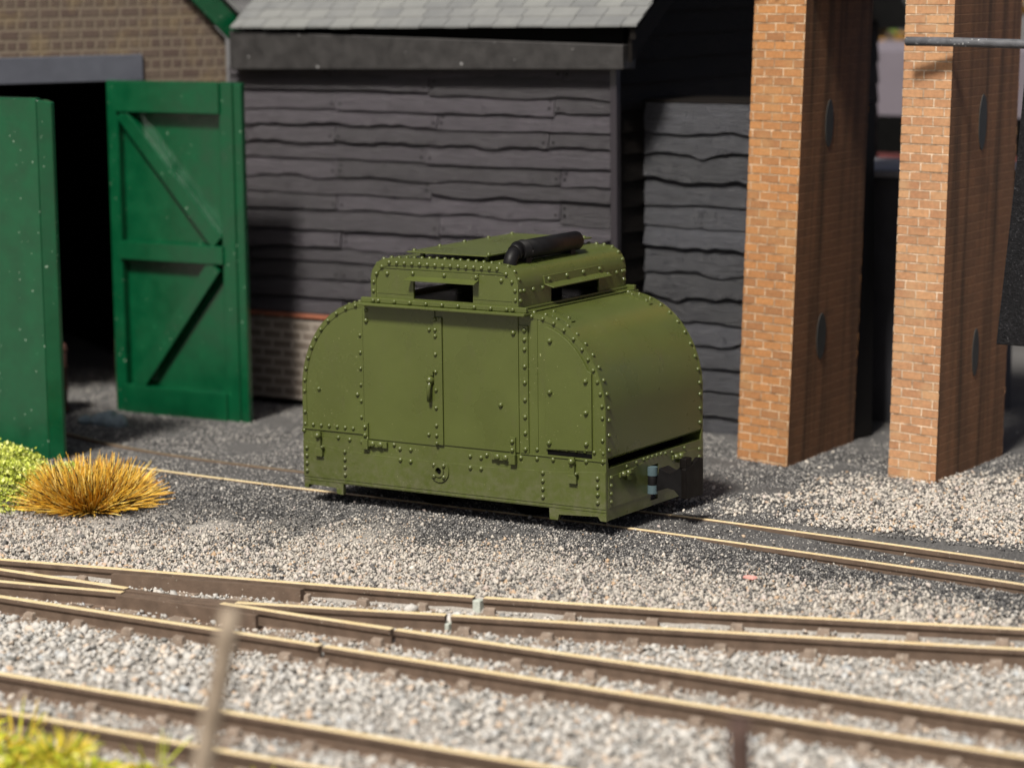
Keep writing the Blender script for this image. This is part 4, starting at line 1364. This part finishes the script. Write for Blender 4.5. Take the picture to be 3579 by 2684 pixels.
b.plate([(-4.6, -0.13), (1.37, -0.13), (1.37, 3.76), (-1.7, 6.8), (-4.6, 3.78)], [], lambda u, v, w: W(u, v, -6.2+w), 0.05)
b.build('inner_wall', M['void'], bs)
b = MB()
b.plate([(0.0, -0.13), (0.05, -0.13), (0.05, 0.62), (0.0, 0.62)], [], lambda u, v, w: W(u+0.105, v, -0.20+w), 0.2)
b.build('door_jamb', M['rust'], bs)
# right door, open, parallel to the track
def green_door(p0, w, h, z0, mirror):
    """p0: hinge corner (x, y); leaf along +x; framed and braced face towards -y"""
    x0, y0 = p0
    d = MB()
    d.box((x0, y0+0.092, z0), (x0+w-0.085, y0+0.118, z0+h-0.03))
    do = d.build('door', M['green'], bs, bevel=0.004)
    f = MB()
    st = 0.17
    for (a, c) in ((x0, x0+st*0.85), (x0+w-st-0.10, x0+w-0.10)):
        f.box((a, y0, z0), (c, y0+0.094, z0+h))
    f.build('stile', M['green'], do, bevel=0.008)
    f = MB()
    f.box((x0+w-0.102, y0+0.02, z0+0.0), (x0+w, y0+0.085, z0+h-0.005))
    f.build('meeting_strip', M['green'], do, bevel=0.008)
    xi0, xi1 = x0+st*0.85+0.001, x0+w-st-0.101
    for (za, zb) in ((0.0, 0.30), (1.62, 1.81), (h-0.32, h)):
        f = MB(); f.box((xi0-0.02, y0-0.03, z0+za), (xi1+0.02, y0+0.094, z0+zb)); f.build('rail', M['green'], do, bevel=0.008)
    for (xa, za, xb, zb) in ((xi0+0.02, h-0.33, xi1-0.06, 1.84), (xi1-0.10, 1.61, xi0+0.16, 0.31)):
        f = MB()
        L = math.hypot(xb-xa, zb-za); dx, dz = (xb-xa)/L, (zb-za)/L; hw = 0.085
        pts = [(xa+dz*hw, za-dx*hw), (xb+dz*hw, zb-dx*hw), (xb-dz*hw, zb+dx*hw), (xa-dz*hw, za+dx*hw)]
        pts = [(min(max(p[0], xi0), xi1), p[1]) for p in pts]
        f.plate([(p[0], z0+p[1]) for p in pts], [], lambda u, v, w: (u, y0-0.015+w, v), 0.109)
        f.build('brace', M['green'], do, bevel=0.008)
    return do
green_door((-6.40, 2.45), 1.745, 3.465, -0.11, False)
# left door: plain outer face, its strip behind and lower
d = MB()
d.box((-6.62, -0.36, -0.06), (-4.815, -0.29, 3.335))
do = d.build('door', M['green'], bs, bevel=0.012)
do['label'] = 'plain faced green door leaf nearest the viewer'
d = MB(); d.hexa([(-4.814, -0.352, -0.06), (-4.715, -0.262, -0.06), (-4.715, -0.215, -0.06), (-4.814, -0.215, -0.06), (-4.814, -0.352, 3.318), (-4.715, -0.262, 3.292), (-4.715, -0.215, 3.292), (-4.814, -0.215, 3.318)]); d.build('stile', M['green'], do, bevel=0.010)
dr = empty('oil_drum', (-6.6, 1.55, -0.1), 'rusty dark drum just inside the shadowed doorway of the brick shed', 'drum')
b = MB(); b.tube([(-6.95, 1.9, -0.08), (-6.95, 1.9, 0.62)], 0.27, 20)
for zz in (0.0, 0.22, 0.45, 0.62): b.tube([(-6.95, 1.9, zz-0.07), (-6.95, 1.9, zz-0.035)], 0.285, 20)
b.build('shell', M['rust'], dr)
b = MB(); b.tube([(-6.95, 1.9, 0.60), (-6.95, 1.9, 0.615)], 0.24, 20); b.build('lid', M['rust'], dr)

# ------------------------------------------------------------------ brick piers, tank, pipe
def pier(loc, FR, BR, lean_, label, plates, mat):
    p = empty('brick_pier', loc, label, 'brick pier', 'tall tan brick piers under the water tank')
    b = MB()
    H = 4.36
    w = math.hypot(FR[0]-loc[0], FR[1]-loc[1]); dep = math.hypot(BR[0]-FR[0], BR[1]-FR[1])
    ux, uy = (FR[0]-loc[0])/w, (FR[1]-loc[1])/w; vx, vy = (BR[0]-FR[0])/dep, (BR[1]-FR[1])/dep
    def T(x, y, z): return (loc[0]+x*ux+y*vx+lean_*(z+0.1), loc[1]+x*uy+y*vy, z)
    z0 = -0.108
    q = [(0, 0), (w, 0), (w, dep), (0, dep)]
    uo = random.uniform(0, 3)
    acc = 0
    for i in range(4):
        A, B = q[i], q[(i+1) % 4]
        L = math.hypot(B[0]-A[0], B[1]-A[1])
        ch = 0.0805
        lev = []
        zc = math.floor(z0/ch)*ch
        while zc < H:
            j = rgb.uniform(-0.0025, 0.0025) if False else 0.004*noise.noise(Vector((zc*31, loc[0], 0)))
            gi = 0.0065 if i % 2 == 0 else 0.0008
            if i % 2: j = 0.0
            for (dz, inn) in ((0.004, gi), (0.0075, j), (ch-0.004, j), (ch-0.0005, gi)):
                if z0 <= zc+dz <= H: lev.append((zc+dz, inn))
            zc += ch
        lev = [(z0, 0.0)]+lev+[(H, 0.0)]
        vs = []; fs = []; uv = []
        def IN(pt, inn):
            return (min(max(pt[0], inn), w-inn) if inn > 0 else pt[0]+(inn if pt[0] < w/2 else -inn), min(max(pt[1], inn), dep-inn) if inn > 0 else pt[1]+(inn if pt[1] < dep/2 else -inn))
        for (z, inn) in lev:
            a_, b_ = IN(A, inn), IN(B, inn)
            vs += [T(a_[0], a_[1], z), T(b_[0], b_[1], z)]
        for k in range(len(lev)-1):
            f = (2*k, 2*k+1, 2*k+3, 2*k+2); fs.append(f)
            za, zb = lev[k][0], lev[k+1][0]
            uv.append([(uo+acc, za), (uo+acc+L, za), (uo+acc+L, zb), (uo+acc, zb)])
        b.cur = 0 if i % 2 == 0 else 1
        b.add(vs, fs, uv)
        acc += L
    b.add([T(*k, z0) for k in q]+[T(*k, H) for k in q], [(0, 3, 2, 1), (4, 5, 6, 7)])
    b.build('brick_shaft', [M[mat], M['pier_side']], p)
    b = MB(); b.hexa([T(0.09, 0.1, -0.16), T(w-0.06, 0.1, -0.13), T(w-0.06, dep-0.05, -0.13), T(0.09, dep-0.05, -0.13), T(0.09, 0.1, z0+0.01), T(w-0.06, 0.1, z0+0.01), T(w-0.06, dep-0.05, z0+0.01), T(0.09, dep-0.05, z0+0.01)])
    b.build('shadow_gap_base', M['void'], p)  # inset base block, coloured black as the shadow gap under the shaft
    for (py, pz, ry, rz) in plates:
        b = MB()
        n = 24
        b.plate([(py+ry*math.cos(2*PI*k/n), pz+rz*math.sin(2*PI*k/n)) for k in range(n)], [], lambda u, v, w_: T(w-0.002+w_, u, v), 0.008)
        b.build('pattress_plate', M['pattress'], p, bevel=0.003)
    return p
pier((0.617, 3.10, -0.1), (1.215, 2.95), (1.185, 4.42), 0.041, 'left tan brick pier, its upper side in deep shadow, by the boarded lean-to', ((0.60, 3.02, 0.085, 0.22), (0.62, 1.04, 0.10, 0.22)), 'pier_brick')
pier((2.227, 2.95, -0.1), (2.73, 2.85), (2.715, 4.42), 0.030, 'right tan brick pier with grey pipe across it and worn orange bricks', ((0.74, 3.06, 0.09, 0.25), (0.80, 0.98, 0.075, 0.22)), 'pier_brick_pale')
tk = empty('water_tank', (1.7, 3.7, 4.36), 'dark iron water tank carried across the two brick piers', 'water tank')
b = MB(); b.box((0.55, 2.90, 4.365), (2.70, 5.1, 5.6)); b.build('tank_shell', M['tank'], tk, bevel=0.03)
b = MB()
for xx in (0.58, 1.08, 1.62, 2.14, 2.67): b.box((xx-0.03, 2.86, 4.37), (xx+0.03, 2.895, 5.6))
b.box((0.50, 2.79, 5.602), (2.65, 5.15, 5.66)); b.build('flange_ribs', M['tank'], tk, bevel=0.01)
b = MB()
b.tube([(2.475+0.02*0, 2.70, 3.80), (2.9, 2.70, 3.797), (3.5, 2.68, 3.785), (6.2, 2.62, 3.75)], 0.040, 14)
pp = b.build('pipe', M['pipe'], None, loc=(2.48, 2.70, 3.80))
prop(pp, 'rough grey pipe running right from the front of the right pier', 'pipe')
b = MB()
fnc = lambda u, v, w: (u, 2.50+w, v)
b.plate([(3.426, 1.240), (3.95, 1.235), (4.05, 3.6), (3.65, 3.6), (3.585, 2.8), (3.545, 2.4)], [], fnc, 0.22)
bp = b.build('coal_chute', M['coal'], None, loc=(3.4, 2.6, 1.2), bevel=0.01)
prop(bp, 'black gritty chute hanging at the right edge in front of the right pier', 'chute')

# ------------------------------------------------------------------ behind the piers
ht = empty('grey_hut', (1.0, 6.2, -0.1), 'small dark grey hut with pale flat roof seen between the piers', 'hut')
b = MB(); b.box((-0.5, 5.6, -0.13), (1.75, 7.0, 2.36)); b.build('wall', M['hut_grey'], ht)
b = MB(); b.box((-0.55, 5.54, 2.36), (1.80, 7.05, 2.44)); b.build('flat_roof', M['hut_cap'], ht, bevel=0.02)
lw = empty('low_wall', (3.9, 6.2, -0.1), 'pale lilac grey low wall behind the right pier, under the black chute', 'wall')
b = MB(); b.box((2.9, 6.0, -0.13), (6.5, 6.25, 0.95)); b.build('wall_face', M['render_lilac'], lw)
b = MB(); b.box((2.88, 5.97, 0.952), (6.5, 6.28, 1.02)); b.build('coping', M['hut_grey'], lw, bevel=0.02)
lp = MB(); lp.tube([(3.30, 5.2, 1.5), (3.42, 4.9, 0.7), (3.62, 4.6, -0.12)], [0.03, 0.035, 0.035], 8)
o = lp.build('pole', M['hut_grey'], None, loc=(3.5, 4.8, -0.1)); prop(o, 'thin dark leaning pole behind the right pier beside the low wall', 'pole')
hs = empty('rendered_house', (0, 12, -0.1), 'lilac grey rendered house far behind the piers with dark base and red line', 'house')
b = MB(); b.box((-9, 12.0, 2.57), (2.0, 16, 3.36)); b.build('wall', M['render_lilac'], hs)
b = MB(); b.box((-9, 11.98, 1.0), (2.0, 16, 2.566)); b.build('dark_base', M['void'], hs)
b = MB(); b.box((-9, 11.90, 1.97), (2.0, 11.975, 2.10)); b.build('red_band', M['red_trim'], hs)
b = MB(); b.box((-9, 11.85, -0.2), (2.0, 11.97, 1.0)); b.build('plinth', M['hut_grey'], hs)
bb = empty('blue_van', (4.7, 8.0, -0.1), 'blue and grey box van mostly hidden behind the right pier', 'van')
b = MB(); b.box((3.05, 8.0, 3.25), (6.4, 10.5, 4.1)); b.build('blue_body', M['blue_panel'], bb, bevel=0.05)
b = MB(); b.box((3.05, 8.0, 0.5), (6.4, 10.5, 3.245)); b.build('grey_body', M['grey_panel'], bb, bevel=0.05)
for yy in (8.1, 10.2):
    for xx in (3.7, 5.7):
        b = MB(); b.tube([(xx, yy-0.12, 0.4), (xx, yy+0.12, 0.4)], 0.48, 20); b.build('wheel', M['void'], bb)

def flakes(b, pts, size, rng):
    for p in pts:
        n = Vector((rng.gauss(0, 1), rng.gauss(0, 1), rng.gauss(0.4, 1))).normalized()
        a = n.orthogonal().normalized(); a = Matrix.Rotation(rng.uniform(0, 6.28), 3, n)@a; c = n.cross(a)
        s = size*rng.uniform(0.5, 1.4)
        P = Vector(p)
        b.add([P-a*s-c*s*0.2, P+c*s*0.6, P+a*s+c*s*0.1, P-c*s*0.7+n*s*0.3], [(0, 1, 2, 3)])

rgf = random.Random(3)
tr = empty('tree', (-5.3, 19, 0), 'autumn tree with orange and green crown above the far house', 'tree')
b = MB(); b.tube([(-5.3, 19, 0), (-5.2, 19, 2.4), (-5.2, 19.1, 4.2)], [0.3, 0.22, 0.1], 10)
for k in range(7):
    a = k*0.9
    b.tube([(-5.2, 19, 2.6+k*0.15), (-5.2+0.9*math.cos(a), 19+0.9*math.sin(a), 3.7+0.2*k)], [0.09, 0.03], 6)
b.build('trunk', M['trunk'], tr)
b = MB(); pts = []
for k in range(60):
    c = Vector((-5.2+rgf.gauss(0, 1.2), 19+rgf.gauss(0, 0.9), 4.3+rgf.gauss(0, 0.7)))
    pts += [c+Vector((rgf.gauss(0, 0.32), rgf.gauss(0, 0.32), rgf.gauss(0, 0.28))) for _ in range(60)]
flakes(b, pts, 0.10, rgf)
b.build('crown', M['leaf'], tr, fix=False)

# ------------------------------------------------------------------ plants and posts
def blade_tuft(b, c, n, L, spread, rad, rng, base=0.13):
    for k in range(n):
        a = rng.uniform(0, 2*PI); t = rng.uniform(0, 1)**0.6*spread
        l = L*rng.uniform(0.7, 1.1)
        d = Vector((math.cos(a)*math.sin(t), math.sin(a)*math.sin(t), math.cos(t)))
        p0 = Vector(c)+Vector((math.cos(a), math.sin(a), 0))*rng.uniform(0, 1)**0.5*base
        bend = Vector((rng.gauss(0, 0.10), rng.gauss(0, 0.10), -0.10*math.sin(t)))
        pts = []
        for i in range(5):
            s = i/4
            q = p0+d*l*s+bend*l*s*s
            q.z = max(q.z, c[2]+0.006+0.01*s)
            pts.append(q)
        r = rad*rng.uniform(0.7, 1.25)
        b.tube(pts, [r, r, r*0.9, r*0.75, r*0.35], 3, caps=False, smooth=False)

b = MB()
rt_ = random.Random(14)
cz = float(ground_h(-3.02, -1.72))-0.01
blade_tuft(b, (-3.13, -1.72, cz), 3000, 0.42, 1.33, 0.0046, rt_, 0.31)
o = b.build('grass_tuft', M['straw'], None, loc=(-3.02, -1.72, cz), fix=False)
prop(o, 'domed tuft of straw yellow grass with dark blades on the gravel', 'grass tuft')

def foam(name, blobs, n, size, mat, label, cat, seed, blades=None):
    rng = random.Random(seed)
    b = MB(); pts = []
    for (c, r) in blobs:
        k = int(n*r[0]*r[1])
        for _ in range(k):
            v = Vector((rng.gauss(0, 1), rng.gauss(0, 1), abs(rng.gauss(0, 1)))).normalized()
            rr = rng.uniform(0.80, 1.05)+0.12*noise.noise(v*4+Vector(c))
            pts.append((c[0]+v.x*r[0]*rr, c[1]+v.y*r[1]*rr, c[2]+v.z*r[2]*rr))
    flakes(b, pts, size, rng)
    if blades:
        for (c, nb, L, sp) in blades:
            blade_tuft(b, c, nb, L, sp, 0.006, rng)
    o = b.build(name, mat, None, loc=blobs[0][0], fix=False)
    return prop(o, label, cat)
foam('moss_clump', [((-3.85, -1.95, -0.10), (0.42, 0.40, 0.40)), ((-4.2, -1.6, -0.10), (0.40, 0.45, 0.46)), ((-3.55, -1.55, -0.10), (0.30, 0.30, 0.34)), ((-4.5, -2.2, -0.12), (0.4, 0.4, 0.3))], 26000, 0.017, M['lime'],
     'lime green foam bush between the green door and the straw tuft', 'bush', 4)
foam('grass_mound', [((1.0, -7.45, -0.27), (0.6, 0.36, 0.20)), ((1.6, -7.45, -0.27), (0.55, 0.34, 0.17)), ((0.5, -7.35, -0.27), (0.5, 0.36, 0.20)), ((2.1, -7.35, -0.27), (0.45, 0.28, 0.14)), ((2.7, -7.45, -0.27), (0.4, 0.25, 0.10))], 9000, 0.026, M['lime2'],
     'blurred low fringe of yellow green grass at the lower left corner', 'grass fringe', 6,
     [((0.95, -7.1, -0.2), 14, 0.26, 0.7), ((2.05, -7.08, -0.2), 8, 0.26, 0.8), ((2.9, -7.2, -0.2), 26, 0.16, 1.0), ((1.5, -7.3, -0.15), 110, 0.17, 1.3), ((0.7, -7.25, -0.15), 90, 0.18, 1.3)])

def fence_post(name, top, base, r, label, mat='post'):
    b = MB()
    n = 14
    pts = [Vector(base).lerp(Vector(top), i/n)+Vector((0.006*noise.noise(Vector((i*0.7, 1, r*50))), 0.006*noise.noise(Vector((i*0.7, 5, r*50))), 0)) for i in range(n+1)]
    b.tube(pts, [r*(1.08-0.1*i/n+0.05*noise.noise(Vector((i*1.1, 9, 0)))) for i in range(n+1)], 14)
    o = b.build(name, M[mat], None, loc=base)
    return prop(o, label, 'fence post', 'rough fence posts nearest the viewer')
fence_post('fence_post', (4.97, -9.94, 1.73), (4.81, -10.42, -0.3), 0.050, 'tall leaning grey brown post in front of the nearest track')
fence_post('fence_post', (6.90, -8.81, 1.22), (6.93, -8.84, -0.3), 0.052, 'short dark brown upright post whose top meets the lower right rails', 'post_dark')

# small debris
b = MB()
for k in range(5):
    c = Vector((-6.05+0.10*k+0.03*(k % 2), 1.55+0.06*(k % 3), -0.05)); bm = bmesh.new()
    bmesh.ops.create_icosphere(bm, subdivisions=2, radius=0.07+0.02*(k % 3))
    vs = [c+v.co*(1+0.35*noise.noise(v.co*14+c)) for v in bm.verts]
    b.add([(v.x, v.y, max(v.z*0.9, -0.12)) for v in vs], [[q.index for q in f.verts] for f in bm.faces]); bm.free()
o = b.build('scrap_lump', M['glue_grey'], None, loc=(-5.85, 1.6, -0.1)); prop(o, 'pale blue grey lump on the ground by the dark doorway', 'lump')
b = MB()
b.hexa([(3.0, -1.345, -0.085), (3.10, -1.36, -0.085), (3.12, -1.31, -0.08), (3.02, -1.30, -0.08), (3.01, -1.345, -0.062), (3.09, -1.355, -0.058), (3.11, -1.315, -0.06), (3.03, -1.305, -0.06)])
o = b.build('pink_chip', M['pink'], None, loc=(3.05, -1.33, -0.09), bevel=0.006); prop(o, 'small pink chip lying on the gravel at right', 'chip')
